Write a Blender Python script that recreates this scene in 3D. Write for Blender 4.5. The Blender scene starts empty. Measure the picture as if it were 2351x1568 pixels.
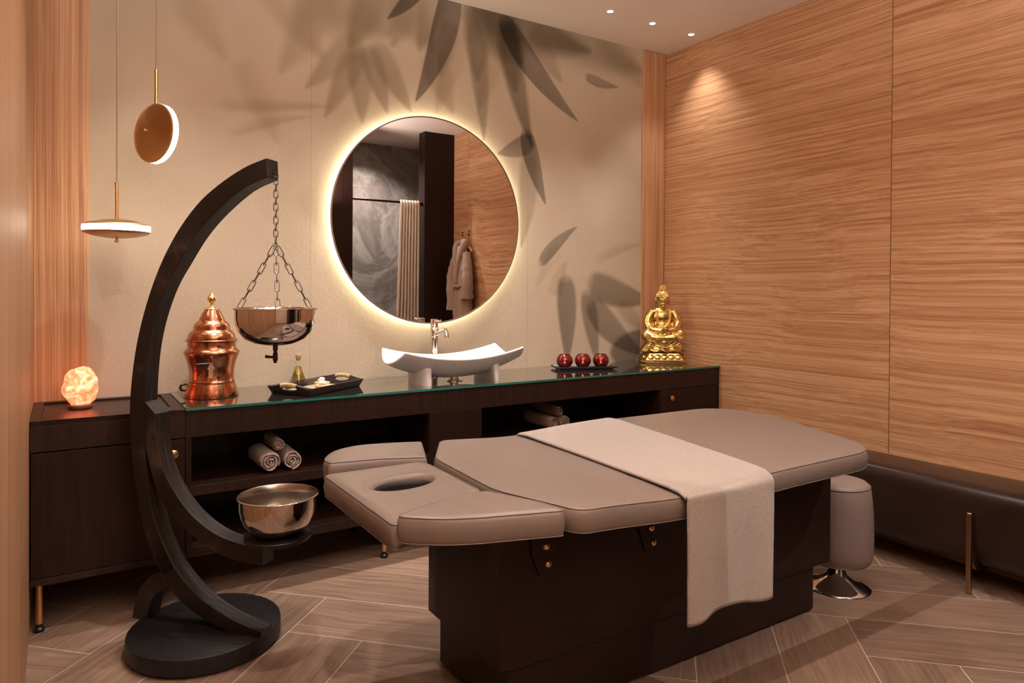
import bpy, bmesh, math, random
import numpy as np
from mathutils import Vector, Matrix, noise
R = math.radians
random.seed(7)
C = bpy.context.scene.collection
sc = bpy.context.scene

# ------------------------------------------------------------------ camera
cam_d = bpy.data.cameras.new('camera')
cam = bpy.data.objects.new('camera', cam_d)
C.objects.link(cam)
sc.camera = cam
YAW, PIT, ROL = 0.5723, -0.0074, 0.0063
fw = Vector((math.sin(YAW) * math.cos(PIT), math.cos(YAW) * math.cos(PIT), math.sin(PIT)))
r0 = Vector((math.cos(YAW), -math.sin(YAW), 0))
u0 = r0.cross(fw)
rr = r0 * math.cos(ROL) + u0 * math.sin(ROL)
uu = -r0 * math.sin(ROL) + u0 * math.cos(ROL)
m = Matrix((rr, uu, -fw)).transposed().to_4x4()
m.translation = Vector((-3.5257, -3.5485, 1.2663))
cam.matrix_world = m
cam_d.sensor_width = 36
cam_d.lens = 36 * 1612.3 / 2351
cam_d.shift_x = -2.6 / 2351
cam_d.shift_y = -111.5 / 2351
cam_d.clip_start = 0.03

# ------------------------------------------------------------------ world, exposure
w = bpy.data.worlds.new('world')
sc.world = w
w.use_nodes = True
w.node_tree.nodes['Background'].inputs[0].default_value = (0.9, 0.62, 0.45, 1)
w.node_tree.nodes['Background'].inputs[1].default_value = 0.05
vs = sc.view_settings
vs.view_transform = 'Standard'
vs.look = 'None'
vs.gamma = 1
vs.use_curve_mapping = False
vs.exposure = 0.87

H = 2.887          # ceiling height
CT = 0.78          # counter top
WARM = (1.0, 0.93, 0.88)

# ------------------------------------------------------------------ downlight row and added fill spots: (x, y, watts, cone degrees)
SPOTS = []
for k in range(10):
    SPOTS.append((-0.151 - 0.337 * k, -0.386, 34 if k else 15, 60 if k else 88))
for (x, y, e) in [(-2.85, -1.35, 54), (-1.75, -1.35, 35), (-0.95, -1.85, 15), (-2.2, -2.35, 12), (-3.0, -2.75, 8), (-0.9, -2.75, 16)]:  # unseen wide spots added as fill over table and floor
    SPOTS.append((x, y, e, 110))


def spot_light(x, y, e, cone):
    l = bpy.data.lights.new('downlight_and_fill', 'SPOT')
    l.energy = e
    l.color = WARM
    l.spot_size = R(cone)
    l.spot_blend = 1.0
    l.shadow_soft_size = 0.025
    o = bpy.data.objects.new('downlight_and_fill', l)
    C.objects.link(o)
    o.location = (x, y, H - 0.03)
    return o


for s_ in SPOTS:
    spot_light(*s_)
# unseen upward area lights added to brighten the ceiling
FILL_UPS = [(-3.50, -2.9, 2.05, 30), (-1.55, -3.08, 2.05, 22), (-2.4, -3.95, 2.0, 34)]
for (x, y, z, e) in FILL_UPS:
    l = bpy.data.lights.new('fill_up_light', 'AREA')
    l.shape = 'RECTANGLE'
    l.size = .10
    l.size_y = .30
    l.energy = e
    l.color = (1, .93, .89)
    o = bpy.data.objects.new('fill_up_light', l)
    C.objects.link(o)
    o.location = (x, y, z)
    o.rotation_euler = (R(180), 0, 0)
l = bpy.data.lights.new('shower_fill_light', 'SPOT')  # unseen light added to brighten the shower reflected in the mirror
l.energy = 95
l.color = (1, .94, .90)
l.spot_size = R(130)
l.spot_blend = 1
o = bpy.data.objects.new('shower_fill_light', l)
C.objects.link(o)
o.location = (-0.75, -3.65, H - 0.03)


# ------------------------------------------------------------------ helpers
def tag(o, label=None, cat=None, group=None, kind=None):
    if label: o['label'] = label
    if cat: o['category'] = cat
    if group: o['group'] = group
    if kind: o['kind'] = kind
    return o


def thing(name, label, cat, loc=(0, 0, 0), rotz=0, group=None):
    o = bpy.data.objects.new(name, None)
    C.objects.link(o)
    o.location = loc
    o.rotation_euler = (0, 0, rotz)
    o.empty_display_size = 0.05
    return tag(o, label, cat, group)


def copy_tree(o, parent=None):
    c = o.copy()
    C.objects.link(c)
    if parent: c.parent = parent
    for ch in list(o.children):
        copy_tree(ch, c)
    return c


class MB:
    def __init__(s):
        s.v = []
        s.f = []

    def add(s, vs, fs):
        b = len(s.v)
        s.v += [tuple(p) for p in vs]
        s.f += [tuple(b + i for i in f) for f in fs]
        return s

    def box(s, x0, x1, y0, y1, z0, z1):
        return s.add([(x0, y0, z0), (x1, y0, z0), (x1, y1, z0), (x0, y1, z0), (x0, y0, z1), (x1, y0, z1), (x1, y1, z1), (x0, y1, z1)],
                     [(0, 3, 2, 1), (4, 5, 6, 7), (0, 1, 5, 4), (1, 2, 6, 5), (2, 3, 7, 6), (3, 0, 4, 7)])

    def lathe(s, prof, n=48, c=(0, 0, 0), M=None, cap=True):
        vs, fs = [], []
        for (r, z) in prof:
            for i in range(n):
                a = 2 * math.pi * i / n
                p = Vector((r * math.cos(a), r * math.sin(a), z))
                if M: p = M @ p
                vs.append(p + Vector(c))
        for j in range(len(prof) - 1):
            for i in range(n):
                k = (i + 1) % n
                fs.append((j * n + i, j * n + k, (j + 1) * n + k, (j + 1) * n + i))
        if cap:
            if prof[0][0] > 1e-5: fs.append(tuple(range(n))[::-1])
            if prof[-1][0] > 1e-5: fs.append(tuple((len(prof) - 1) * n + i for i in range(n)))
        return s.add(vs, fs)

    def tube(s, path, r, n=10, closed=False, cap=True):
        P = [Vector(p) for p in path]
        L = len(P)
        rs = r if isinstance(r, (list, tuple)) else [r] * L
        vs, fs = [], []
        up = None
        for i in range(L):
            if closed:
                t = (P[(i + 1) % L] - P[i - 1]).normalized()
            else:
                t = (P[min(i + 1, L - 1)] - P[max(i - 1, 0)]).normalized()
            if up is None:
                up = Vector((0, 0, 1)) if abs(t.z) < .9 else Vector((1, 0, 0))
            up = (up - t * up.dot(t)).normalized()
            b = t.cross(up)
            for k in range(n):
                a = 2 * math.pi * k / n
                vs.append(P[i] + (up * math.cos(a) + b * math.sin(a)) * rs[i])
        m_ = L if closed else L - 1
        for i in range(m_):
            j = (i + 1) % L
            for k in range(n):
                q = (k + 1) % n
                fs.append((i * n + k, i * n + q, j * n + q, j * n + k))
        if cap and not closed:
            fs.append(tuple(range(n))[::-1])
            fs.append(tuple((L - 1) * n + k for k in range(n)))
        return s.add(vs, fs)

    def prism(s, poly, a, b, f):
        """poly of 2D points, swept from a to b; f maps (p, q, t) to 3D"""
        n = len(poly)
        vs = [f(p, q, a) for p, q in poly] + [f(p, q, b) for p, q in poly]
        fs = [tuple(range(n))[::-1], tuple(range(n, 2 * n))]
        for i in range(n):
            j = (i + 1) % n
            fs.append((i, j, n + j, n + i))
        return s.add(vs, fs)

    def grid(s, fn, nu, nv, cu=False, cv=False):
        vs = [fn(i / nu, j / nv) for j in range(nv + (0 if cv else 1)) for i in range(nu + (0 if cu else 1))]
        W = nu + (0 if cu else 1)
        Hh = nv + (0 if cv else 1)
        fs = []
        for j in range(nv):
            for i in range(nu):
                i2, j2 = (i + 1) % W, (j + 1) % Hh
                fs.append((j * W + i, j * W + i2, j2 * W + i2, j2 * W + i))
        return s.add(vs, fs)

    def ball(s, c, r, n=16, m_=10, rot=None):
        rx, ry, rz = (r, r, r) if not isinstance(r, (tuple, list)) else r

        vs, fs = [], []
        for j in range(m_ + 1):
            th = math.pi * j / m_
            for i in range(n):
                a = 2 * math.pi * i / n
                p = Vector((rx * math.sin(th) * math.cos(a), ry * math.sin(th) * math.sin(a), rz * math.cos(th)))
                if rot: p = rot @ p
                vs.append(p + Vector(c))
        for j in range(m_):
            for i in range(n):
                k = (i + 1) % n
                fs.append((j * n + i, (j + 1) * n + i, (j + 1) * n + k, j * n + k))
        return s.add(vs, fs)

    def build(s, name, mat, parent=None, smooth=35, bevel=0, seg=2, solid=0, subsurf=0, loc=None, rot=None, remesh=0):
        me = bpy.data.meshes.new(name)
        me.from_pydata([tuple(p) for p in s.v], [], s.f)
        me.validate()
        bm = bmesh.new()
        bm.from_mesh(me)
        bmesh.ops.remove_doubles(bm, verts=bm.verts, dist=1e-6)
        bmesh.ops.recalc_face_normals(bm, faces=bm.faces)
        bm.to_mesh(me)
        bm.free()
        if smooth:
            me.shade_smooth()
            if smooth < 180: me.set_sharp_from_angle(angle=R(smooth))
        me.materials.append(mat)
        o = bpy.data.objects.new(name, me)
        C.objects.link(o)
        if loc: o.location = loc
        if rot: o.rotation_euler = rot
        if parent: o.parent = parent
        if solid:
            q = o.modifiers.new('s', 'SOLIDIFY')
            q.thickness = solid
            q.offset = 0
        if remesh:
            q = o.modifiers.new('r', 'REMESH')
            q.mode = 'VOXEL'
            q.voxel_size = remesh
            q.use_smooth_shade = True
            q = o.modifiers.new('sm', 'SMOOTH')
            q.iterations = 3
            q.factor = .5
        if bevel:
            q = o.modifiers.new('b', 'BEVEL')
            q.width = bevel
            q.segments = seg
            q.limit_method = 'ANGLE'
            q.angle_limit = R(35)
            q.harden_normals = True
        if subsurf:
            q = o.modifiers.new('u', 'SUBSURF')
            q.levels = subsurf
            q.render_levels = subsurf
        return o


def struct(o):
    o['kind'] = 'structure'
    return o


def spline(pts, n):
    """Catmull-Rom through the points, resampled"""
    P = [Vector(p) for p in pts]
    out = []
    L = len(P)
    for i in range(L - 1):
        p0 = P[max(i - 1, 0)]
        p1, p2 = P[i], P[i + 1]
        p3 = P[min(i + 2, L - 1)]
        for k in range(n):
            t = k / n
            out.append(0.5 * ((2 * p1) + (p2 - p0) * t + (2 * p0 - 5 * p1 + 4 * p2 - p3) * t * t + (3 * p1 - p0 - 3 * p2 + p3) * t ** 3))
    out.append(P[-1])
    return out


def round_poly(pts, rad, n=200, seg=10):
    """polygon with rounded corners, resampled to n points"""
    P = [Vector(p).to_2d() for p in pts]
    rad = rad if isinstance(rad, (list, tuple)) else [rad] * len(P)
    out = []
    L = len(P)
    for i in range(L):
        a, b, c = P[i - 1], P[i], P[(i + 1) % L]
        d1, d2 = (a - b), (c - b)
        t = min(rad[i], d1.length * .49, d2.length * .49)
        q1, q2 = b + d1.normalized() * t, b + d2.normalized() * t
        for k in range(seg + 1):
            s = k / seg
            out.append((q1 * (1 - s) ** 2 + b * 2 * s * (1 - s) + q2 * s * s))
    return resample(out, n)


def resample(out, n):
    L = len(out)
    cum = [0]
    for i in range(L):
        cum.append(cum[-1] + (out[(i + 1) % L] - out[i]).length)
    tot = cum[-1]
    res = []
    j = 0
    for k in range(n):
        d = tot * k / n
        while cum[j + 1] < d: j += 1
        seg = cum[j + 1] - cum[j]
        t = (d - cum[j]) / seg if seg > 1e-9 else 0
        res.append(out[j].lerp(out[(j + 1) % L], t))
    return res


def inset(poly, d):
    n = len(poly)
    ar = sum(poly[i].x * poly[(i + 1) % n].y - poly[(i + 1) % n].x * poly[i].y for i in range(n))
    sg = 1 if ar > 0 else -1
    out = []
    for i in range(n):
        t = (poly[(i + 2) % n] - poly[i - 2])
        nn = Vector((-t.y, t.x)).normalized() * sg
        out.append(poly[i] + nn * d)
    return out


# ------------------------------------------------------------------ materials
def mat(name, col=(.5, .5, .5), rough=.5, metal=0, spec=.5, **kw):
    m_ = bpy.data.materials.new(name)
    m_.use_nodes = True
    b = m_.node_tree.nodes['Principled BSDF']
    b.inputs['Base Color'].default_value = (*col, 1)
    b.inputs['Roughness'].default_value = rough
    b.inputs['Metallic'].default_value = metal
    b.inputs['Specular IOR Level'].default_value = spec
    for k, v in kw.items():
        b.inputs[k.replace('_', ' ')].default_value = v
    return m_


class NT:
    def __init__(s, m_):
        s.t = m_.node_tree
        s.b = s.t.nodes['Principled BSDF']

    def n(s, typ, **kw):
        x = s.t.nodes.new(typ)
        for k, v in kw.items():
            if hasattr(x, k):
                setattr(x, k, v)
            else:
                x.inputs[k.replace('_', ' ')].default_value = v
        return x

    def l(s, a, b):
        s.t.links.new(a, b)

    def math(s, op, a, b=None, c=None):
        x = s.t.nodes.new('ShaderNodeMath')
        x.operation = op
        for i, q in enumerate((a, b, c)):
            if q is None: continue
            if isinstance(q, (int, float)):
                x.inputs[i].default_value = q
            else:
                s.l(q, x.inputs[i])
        return x.outputs[0]

    def coord(s, scale=(1, 1, 1), kind='Object', rot=(0, 0, 0)):
        tc = s.n('ShaderNodeTexCoord')
        mp = s.n('ShaderNodeMapping')
        mp.inputs['Scale'].default_value = scale
        mp.inputs['Rotation'].default_value = rot
        s.l(tc.outputs[kind], mp.inputs['Vector'])
        return mp.outputs[0]

    def noise(s, vec, scale, detail=4, rough=.5, dist=0):
        x = s.n('ShaderNodeTexNoise')
        x.inputs['Scale'].default_value = scale
        x.inputs['Detail'].default_value = detail
        x.inputs['Roughness'].default_value = rough
        x.inputs['Distortion'].default_value = dist
        s.l(vec, x.inputs['Vector'])
        return x.outputs['Fac']

    def ramp(s, fac, stops):
        x = s.n('ShaderNodeValToRGB')
        e = x.color_ramp.elements
        while len(e) < len(stops): e.new(.5)
        for q, (p, c) in zip(e, stops):
            q.position = p
            q.color = (*c, 1) if len(c) == 3 else c
        s.l(fac, x.inputs[0])
        return x.outputs[0]

    def mix(s, fac, a, b, mode='MIX'):
        x = s.n('ShaderNodeMix', data_type='RGBA', blend_type=mode)
        for i, q in ((0, fac), (6, a), (7, b)):
            if isinstance(q, (int, float)):
                x.inputs[i].default_value = q
            elif isinstance(q, tuple):
                x.inputs[i].default_value = (*q, 1)
            else:
                s.l(q, x.inputs[i])
        return x.outputs[2]

    def bump(s, h, strength=.2, dist=.01):
        x = s.n('ShaderNodeBump')
        x.inputs['Strength'].default_value = strength
        x.inputs['Distance'].default_value = dist
        s.l(h, x.inputs['Height'])
        s.l(x.outputs[0], s.b.inputs['Normal'])


def wood_mat(name, cols, grain='z', freq=60, along=.8, wav=.5, wfreq=.8, rough=.4, spec=.4, fine=1.0, bump=.05, seed=0.0):
    """grain runs along the given axis; cols = dark, mid, light"""
    m_ = mat(name, rough=rough, spec=spec)
    t = NT(m_)
    tc = t.n('ShaderNodeTexCoord')
    sep = t.n('ShaderNodeSeparateXYZ')
    t.l(tc.outputs['Object'], sep.inputs[0])
    ax = {'x': 0, 'y': 1, 'z': 2}[grain]
    oth = [i for i in range(3) if i != ax]
    L = sep.outputs[ax]
    A, B = sep.outputs[oth[0]], sep.outputs[oth[1]]
    # wavy displacement of the cross-grain axes by a low frequency noise
    cb = t.n('ShaderNodeCombineXYZ')
    t.l(t.math('MULTIPLY', L, wfreq), cb.inputs[0])
    t.l(t.math('MULTIPLY', A, wfreq * 1.6), cb.inputs[1])
    t.l(t.math('MULTIPLY', B, wfreq * 1.6), cb.inputs[2])
    cbs = t.n('ShaderNodeVectorMath', operation='ADD')
    t.l(cb.outputs[0], cbs.inputs[0])
    cbs.inputs[1].default_value = (seed, seed * .7, seed * 1.3)
    wn = t.math('MULTIPLY', t.math('SUBTRACT', t.noise(cbs.outputs[0], 1.0, 2, .5), .5), wav)
    A2 = t.math('ADD', A, wn)
    B2 = t.math('ADD', B, wn)
    c2 = t.n('ShaderNodeCombineXYZ')
    t.l(t.math('MULTIPLY', L, along), c2.inputs[0])
    t.l(t.math('MULTIPLY', A2, freq), c2.inputs[1])
    t.l(t.math('MULTIPLY', B2, freq), c2.inputs[2])
    n1 = t.noise(c2.outputs[0], 1.0, 3, .55)
    c3 = t.n('ShaderNodeCombineXYZ')
    t.l(t.math('MULTIPLY', L, along * 5), c3.inputs[0])
    t.l(t.math('MULTIPLY', A2, freq * 6), c3.inputs[1])
    t.l(t.math('MULTIPLY', B2, freq * 6), c3.inputs[2])
    n2 = t.noise(c3.outputs[0], 1.0, 3, .6)
    f = t.math('ADD', t.math('MULTIPLY', n1, .55), t.math('MULTIPLY', n2, .45 * fine))
    c = t.ramp(f, [(.37, cols[0]), (.48, cols[1]), (.60, cols[2])])
    t.l(c, t.b.inputs['Base Color'])
    if bump: t.bump(f, bump, .004)
    return m_


OAK = [(.35, .160, .074), (.51, .270, .135), (.65, .390, .218)]
M = {}
M['oak_h'] = wood_mat('oak_horizontal', OAK, 'y', 84, .22, .10, .75, rough=.45, bump=.12)
M['oak_h2'] = wood_mat('oak_horizontal_b', OAK, 'y', 52, .20, .16, .6, rough=.45, bump=.12, seed=5.3)
M['oak_v'] = wood_mat('oak_vertical', OAK, 'z', 62, .28, .05, .5, rough=.45, bump=.06, seed=2.0)
M['oak_gloss'] = wood_mat('oak_vertical_satin', [(.30, .15, .075), (.40, .215, .115), (.48, .28, .16)], 'z', 46, .25, .02, .5, rough=.5, spec=.22, bump=.02, seed=8.0)
M['wenge'] = wood_mat('wenge', [(.012, .0046, .0034), (.018, .0072, .0052), (.027, .012, .0085)], 'z', 120, 2, .01, 1, rough=.36, spec=.25, bump=.03)
M['wenge_h'] = wood_mat('wenge_horizontal', [(.015, .0066, .0045), (.023, .0102, .007), (.034, .016, .011)], 'z', 120, 2, .01, 1, rough=.34, spec=.3, bump=.03)
M['table_base'] = mat('table_base', (.019, .0085, .0065), .42, spec=.25)
def brushed_black(name='brushed_black_wood', sc3=(5, 190, 5), stops=None):
    m_ = mat(name, rough=.40, spec=.38)
    t = NT(m_)
    n = t.noise(t.coord(sc3), 1.0, 4, .65)
    n2 = t.noise(t.coord((24, 24, 3)), 6.0, 3, .6)
    t.l(t.ramp(n, stops or [(.42, (.009, .006, .005)), (.58, (.018, .0125, .0105)), (.75, (.085, .068, .058))]), t.b.inputs['Base Color'])
    t.bump(n, .35, .004)
    return m_


M['black_wood'] = brushed_black()
M['black_wood_disc'] = brushed_black('black_wood_disc', (14, 150, 14), [(.42, (.008, .006, .006)), (.6, (.014, .011, .011)), (.8, (.040, .034, .032))])
M['brass'] = mat('brass', (.78, .50, .24), .28, 1)
M['brass_brushed'] = mat('brushed_brass', (.58, .39, .21), .30, 1, Anisotropic=.7)
bt = NT(M['brass_brushed'])
tg = bt.n('ShaderNodeTangent', direction_type='RADIAL', axis='Z')
bt.l(tg.outputs[0], bt.b.inputs['Tangent'])
M['bronze'] = mat('aged_brass', (.42, .28, .155), .32, 1)
M['rim'] = mat('brown_metal_rim', (.26, .19, .145), .4, .6)
M['chrome'] = mat('chrome', (.82, .80, .78), .05, 1)
M['steel'] = mat('steel', (.42, .385, .35), .26, 1, Anisotropic=.7)
M['steel_bright'] = mat('steel_polished', (.66, .58, .53), .06, 1)
M['dark_steel'] = mat('dark_steel', (.20, .17, .15), .3, 1)
M['black'] = mat('black_plastic', (.008, .007, .007), .35)
M['ceramic'] = mat('white_ceramic', (.60, .57, .56), .08, spec=.6)
M['dark_bronze'] = mat('dark_bronze', (.07, .04, .025), .25, 1)
M['brown_trim'] = mat('brown_recess', (.012, .008, .006), .6)


def leather(name, col, rough=.42, bump=.08, sc_=420):
    m_ = mat(name, col, rough, spec=.4)
    t = NT(m_)
    v = t.coord()
    x = t.n('ShaderNodeTexVoronoi')
    x.inputs['Scale'].default_value = sc_
    t.l(v, x.inputs['Vector'])
    n = t.noise(v, 6, 3, .5)
    h = t.math('ADD', t.math('MULTIPLY', x.outputs['Distance'], .5), t.math('MULTIPLY', n, 1.5))
    t.bump(h, bump, .002)
    return m_


M['taupe'] = leather('taupe_leather', (.182, .138, .114), .38)
M['taupe_pipe'] = mat('taupe_piping', (.178, .135, .112), .4)
M['stool_leather'] = leather('stool_leather', (.24, .170, .145), .45)
M['brown_leather'] = leather('dark_brown_leather', (.026, .0125, .009), .29, .18, 300)


def fabric(name, col, col2, sc_=900, bump=.5, rough=.95, big=140):
    m_ = mat(name, col, rough, spec=.1)
    t = NT(m_)
    v = t.coord()
    n = t.noise(v, sc_, 2, .6)
    n2 = t.noise(v, big, 4, .6)
    f = t.math('ADD', t.math('MULTIPLY', n, .5), t.math('MULTIPLY', n2, .5))
    t.l(t.ramp(f, [(.35, col), (.65, col2)]), t.b.inputs['Base Color'])
    t.bump(n, bump, .004)
    t.b.inputs['Sheen Weight'].default_value = .25
    return m_


M['towel'] = fabric('towel_fabric', (.29, .24, .205), (.375, .31, .268), 420, .7)
M['towel_roll'] = fabric('terry_roll', (.33, .22, .18), (.50, .36, .30), 300, .9)
M['robe'] = fabric('robe_terry', (.36, .25, .19), (.48, .35, .27), 300, .8)
M['curtain'] = fabric('curtain_linen', (.62, .50, .38), (.70, .58, .46), 300, .3)


def ceiling_mat():
    m_ = mat('ceiling_paint', (.80, .69, .61), .9, spec=.1)
    return m_


M['ceiling'] = ceiling_mat()


def floor_mat():
    m_ = mat('floor_planks', rough=.42, spec=.35)
    t = NT(m_)
    tc = t.n('ShaderNodeTexCoord')
    sep = t.n('ShaderNodeSeparateXYZ')
    t.l(tc.outputs['Object'], sep.inputs[0])
    x, y = sep.outputs[0], sep.outputs[1]
    a = t.math('DIVIDE', t.math('ADD', t.math('ADD', x, y), 4.187), .4138)
    b = t.math('DIVIDE', t.math('ADD', t.math('SUBTRACT', x, y), 3.103), .4102)
    ia, ib = t.math('FLOOR', a), t.math('FLOOR', b)
    fa, fb = t.math('SUBTRACT', a, ia), t.math('SUBTRACT', b, ib)
    S = t.math('ADD', ia, ib)
    S8 = t.math('FLOOR', t.math('DIVIDE', S, 8.0))
    md = t.math('SUBTRACT', S, t.math('MULTIPLY', S8, 8.0))
    isH = t.math('GREATER_THAN', md, 3.5)

    def eq(v):
        return t.math('COMPARE', md, v, .2)
    g = .0052
    # distances to the long edges and to the ends
    eA0 = t.math('LESS_THAN', fa, g)
    eA1 = t.math('GREATER_THAN', fa, 1 - g)
    eB0 = t.math('LESS_THAN', fb, g)
    eB1 = t.math('GREATER_THAN', fb, 1 - g)
    hA = t.math('MAXIMUM', eA0, eA1)
    hB = t.math('MAXIMUM', t.math('MULTIPLY', eB0, eq(4.0)), t.math('MULTIPLY', eB1, eq(7.0)))
    Hh = t.math('MAXIMUM', hA, hB)
    vB = t.math('MAXIMUM', eB0, eB1)
    vA = t.math('MAXIMUM', t.math('MULTIPLY', eA0, eq(0.0)), t.math('MULTIPLY', eA1, eq(3.0)))
    Vv = t.math('MAXIMUM', vB, vA)
    line = t.math('ADD', t.math('MULTIPLY', isH, Hh), t.math('MULTIPLY', t.math('SUBTRACT', 1.0, isH), Vv))
    # plank id
    idn = t.math('ADD', t.math('MULTIPLY', isH, ia), t.math('MULTIPLY', t.math('SUBTRACT', 1.0, isH), ib))
    cid = t.n('ShaderNodeCombineXYZ')
    t.l(idn, cid.inputs[0])
    t.l(S8, cid.inputs[1])
    t.l(isH, cid.inputs[2])
    wn = t.n('ShaderNodeTexWhiteNoise')
    t.l(cid.outputs[0], wn.inputs['Vector'])
    rnd = wn.outputs['Value']
    # grain along plank: H planks run along b, V along a
    iv = t.math('SUBTRACT', 1.0, isH)
    al = t.math('ADD', t.math('MULTIPLY', isH, b), t.math('MULTIPLY', iv, a))
    ac = t.math('ADD', t.math('MULTIPLY', isH, a), t.math('MULTIPLY', iv, b))
    cw = t.n('ShaderNodeCombineXYZ')
    t.l(t.math('MULTIPLY', al, .5), cw.inputs[0])
    t.l(t.math('MULTIPLY', ac, 1.6), cw.inputs[1])
    t.l(t.math('MULTIPLY', rnd, 37.0), cw.inputs[2])
    wv = t.math('MULTIPLY', t.noise(cw.outputs[0], 1.3, 3, .5), 2.2)
    cc = t.n('ShaderNodeCombineXYZ')
    t.l(t.math('MULTIPLY', al, .9), cc.inputs[0])
    t.l(t.math('ADD', t.math('MULTIPLY', ac, 20.0), t.math('MULTIPLY', wv, 2.6)), cc.inputs[1])
    t.l(t.math('MULTIPLY', rnd, 91.0), cc.inputs[2])
    n1 = t.noise(cc.outputs[0], 1.0, 6, .65)
    c = t.ramp(n1, [(.30, (.150, .088, .058)), (.5, (.215, .132, .090)), (.70, (.275, .178, .125))])
    bright = t.math('ADD', .82, t.math('MULTIPLY', rnd, .34))
    br = t.n('ShaderNodeCombineColor')
    for i in range(3): t.l(bright, br.inputs[i])
    c = t.mix(1.0, c, br.outputs[0], 'MULTIPLY')
    c = t.mix(line, c, (.52, .42, .34))
    t.l(c, t.b.inputs['Base Color'])
    t.bump(t.math('ADD', n1, t.math('MULTIPLY', line, -1.0)), .12, .003)
    return m_


M['floor'] = floor_mat()


def mural_mat():
    m_ = mat('mural_wallpaper', rough=.85, spec=.15)
    t = NT(m_)
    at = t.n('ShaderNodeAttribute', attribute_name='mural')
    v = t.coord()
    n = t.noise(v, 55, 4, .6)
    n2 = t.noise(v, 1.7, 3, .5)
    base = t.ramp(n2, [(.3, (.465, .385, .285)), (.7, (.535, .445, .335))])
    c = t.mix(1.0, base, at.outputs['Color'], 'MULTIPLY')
    # vertical paper seams
    sep = t.n('ShaderNodeSeparateXYZ')
    t.l(v, sep.inputs[0])
    u = t.math('DIVIDE', t.math('ADD', sep.outputs[0], 2.462), 1.325)
    fr = t.math('ABSOLUTE', t.math('SUBTRACT', t.math('FRACT', t.math('ADD', u, .5)), .5))
    seam = t.math('LESS_THAN', fr, .0012)
    c = t.mix(t.math('MULTIPLY', seam, .35), c, (.20, .15, .11))
    t.l(c, t.b.inputs['Base Color'])
    t.bump(n, .34, .005)
    return m_


M['mural'] = mural_mat()


def marble_mat():
    m_ = mat('grey_marble', rough=.2, spec=.5)
    t = NT(m_)
    v = t.coord()
    n = t.noise(v, 1.1, 8, .62, 1.6)
    c = t.ramp(n, [(.32, (.12, .095, .08)), (.42, (.30, .255, .225)), (.5, (.21, .175, .155)), (.58, (.42, .37, .33)), (.68, (.24, .20, .175))])
    sep = t.n('ShaderNodeSeparateXYZ')
    t.l(v, sep.inputs[0])
    fz = t.math('ABSOLUTE', t.math('SUBTRACT', t.math('FRACT', t.math('DIVIDE', sep.outputs[2], 1.2)), .5))
    s1 = t.math('GREATER_THAN', fz, .4985)
    fx = t.math('ABSOLUTE', t.math('SUBTRACT', t.math('FRACT', t.math('DIVIDE', t.math('ADD', sep.outputs[0], .32), 1.2)), .5))
    s2 = t.math('GREATER_THAN', fx, .4985)
    c = t.mix(t.math('MAXIMUM', s1, s2), c, (.36, .31, .27))
    t.l(c, t.b.inputs['Base Color'])
    return m_


M['marble'] = marble_mat()


def copper_mat():
    m_ = mat('hammered_copper', (.72, .30, .16), .2, 1)
    t = NT(m_)
    v = t.coord()
    n = t.noise(t.coord((1, 1, .45)), 26, 6, .65)
    c = t.ramp(n, [(.32, (.16, .058, .032)), (.47, (.46, .175, .09)), (.7, (.72, .36, .22))])
    t.l(c, t.b.inputs['Base Color'])
    t.l(t.ramp(n, [(.3, (.32,) * 3), (.7, (.16,) * 3)]), t.b.inputs['Roughness'])
    x = t.n('ShaderNodeTexVoronoi')
    x.inputs['Scale'].default_value = 95
    t.l(v, x.inputs['Vector'])
    t.bump(x.outputs['Distance'], .10, .003)
    return m_


M['copper'] = copper_mat()
M['gold'] = mat('gold_leaf', (.86, .60, .22), .24, 1)
gt = NT(M['gold'])
gn = gt.noise(gt.coord(), 45, 4, .6)
gt.l(gt.ramp(gn, [(.35, (.62, .38, .10)), (.6, (.92, .68, .29))]), gt.b.inputs['Base Color'])
gt.bump(gn, .15, .003)


def salt_mat():
    m_ = mat('salt_crystal', (.85, .42, .28), .5)
    t = NT(m_)
    v = t.coord()
    n = t.noise(v, 22, 6, .6, 1.2)
    c = t.ramp(n, [(.33, (.80, .11, .04)), (.5, (1.0, .19, .085)), (.66, (1.0, .31, .18))])
    t.l(c, t.b.inputs['Base Color'])
    t.l(c, t.b.inputs['Emission Color'])
    t.l(t.math('MULTIPLY', t.math('POWER', n, 1.2), 3.7), t.b.inputs['Emission Strength'])
    t.bump(t.noise(v, 40, 4, .6), .4, .006)
    return m_


M['salt'] = salt_mat()


def emis(name, col, st):
    m_ = mat(name, (0, 0, 0), .5)
    b = m_.node_tree.nodes['Principled BSDF']
    b.inputs['Emission Color'].default_value = (*col, 1)
    b.inputs['Emission Strength'].default_value = st
    return m_


M['led'] = emis('lamp_diffuser', (1, .86, .68), 13)
M['led_ring'] = emis('mirror_led', (1, .93, .66), 16)
M['spot_lens'] = emis('downlight_lens', (1, .90, .80), 14)
M['flame'] = emis('candle_flame', (1, .45, .2), 40)
M['mirror'] = mat('mirror_glass', (.80, .76, .74), .01, 1)
M['glass'] = mat('clear_glass', (1, 1, 1), .02, Transmission_Weight=1.0, IOR=1.45)
M['oil'] = mat('golden_oil', (.92, .70, .12), .02, Transmission_Weight=1.0, IOR=1.40)
M['counter_glass'] = mat('smoked_counter_glass', (.022, .020, .015), .03, spec=.9, Coat_Weight=1.0, Coat_Roughness=.02)
M['glass_edge'] = mat('green_glass_edge', (.02, .16, .13), .12, spec=.6)
M['cork'] = mat('cork', (.42, .24, .12), .8)
M['tray_wood'] = mat('tray_black', (.018, .011, .011), .35)
M['crystal'] = mat('clear_crystal', (.85, .82, .80), .25, Transmission_Weight=.45, IOR=1.5)
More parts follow.
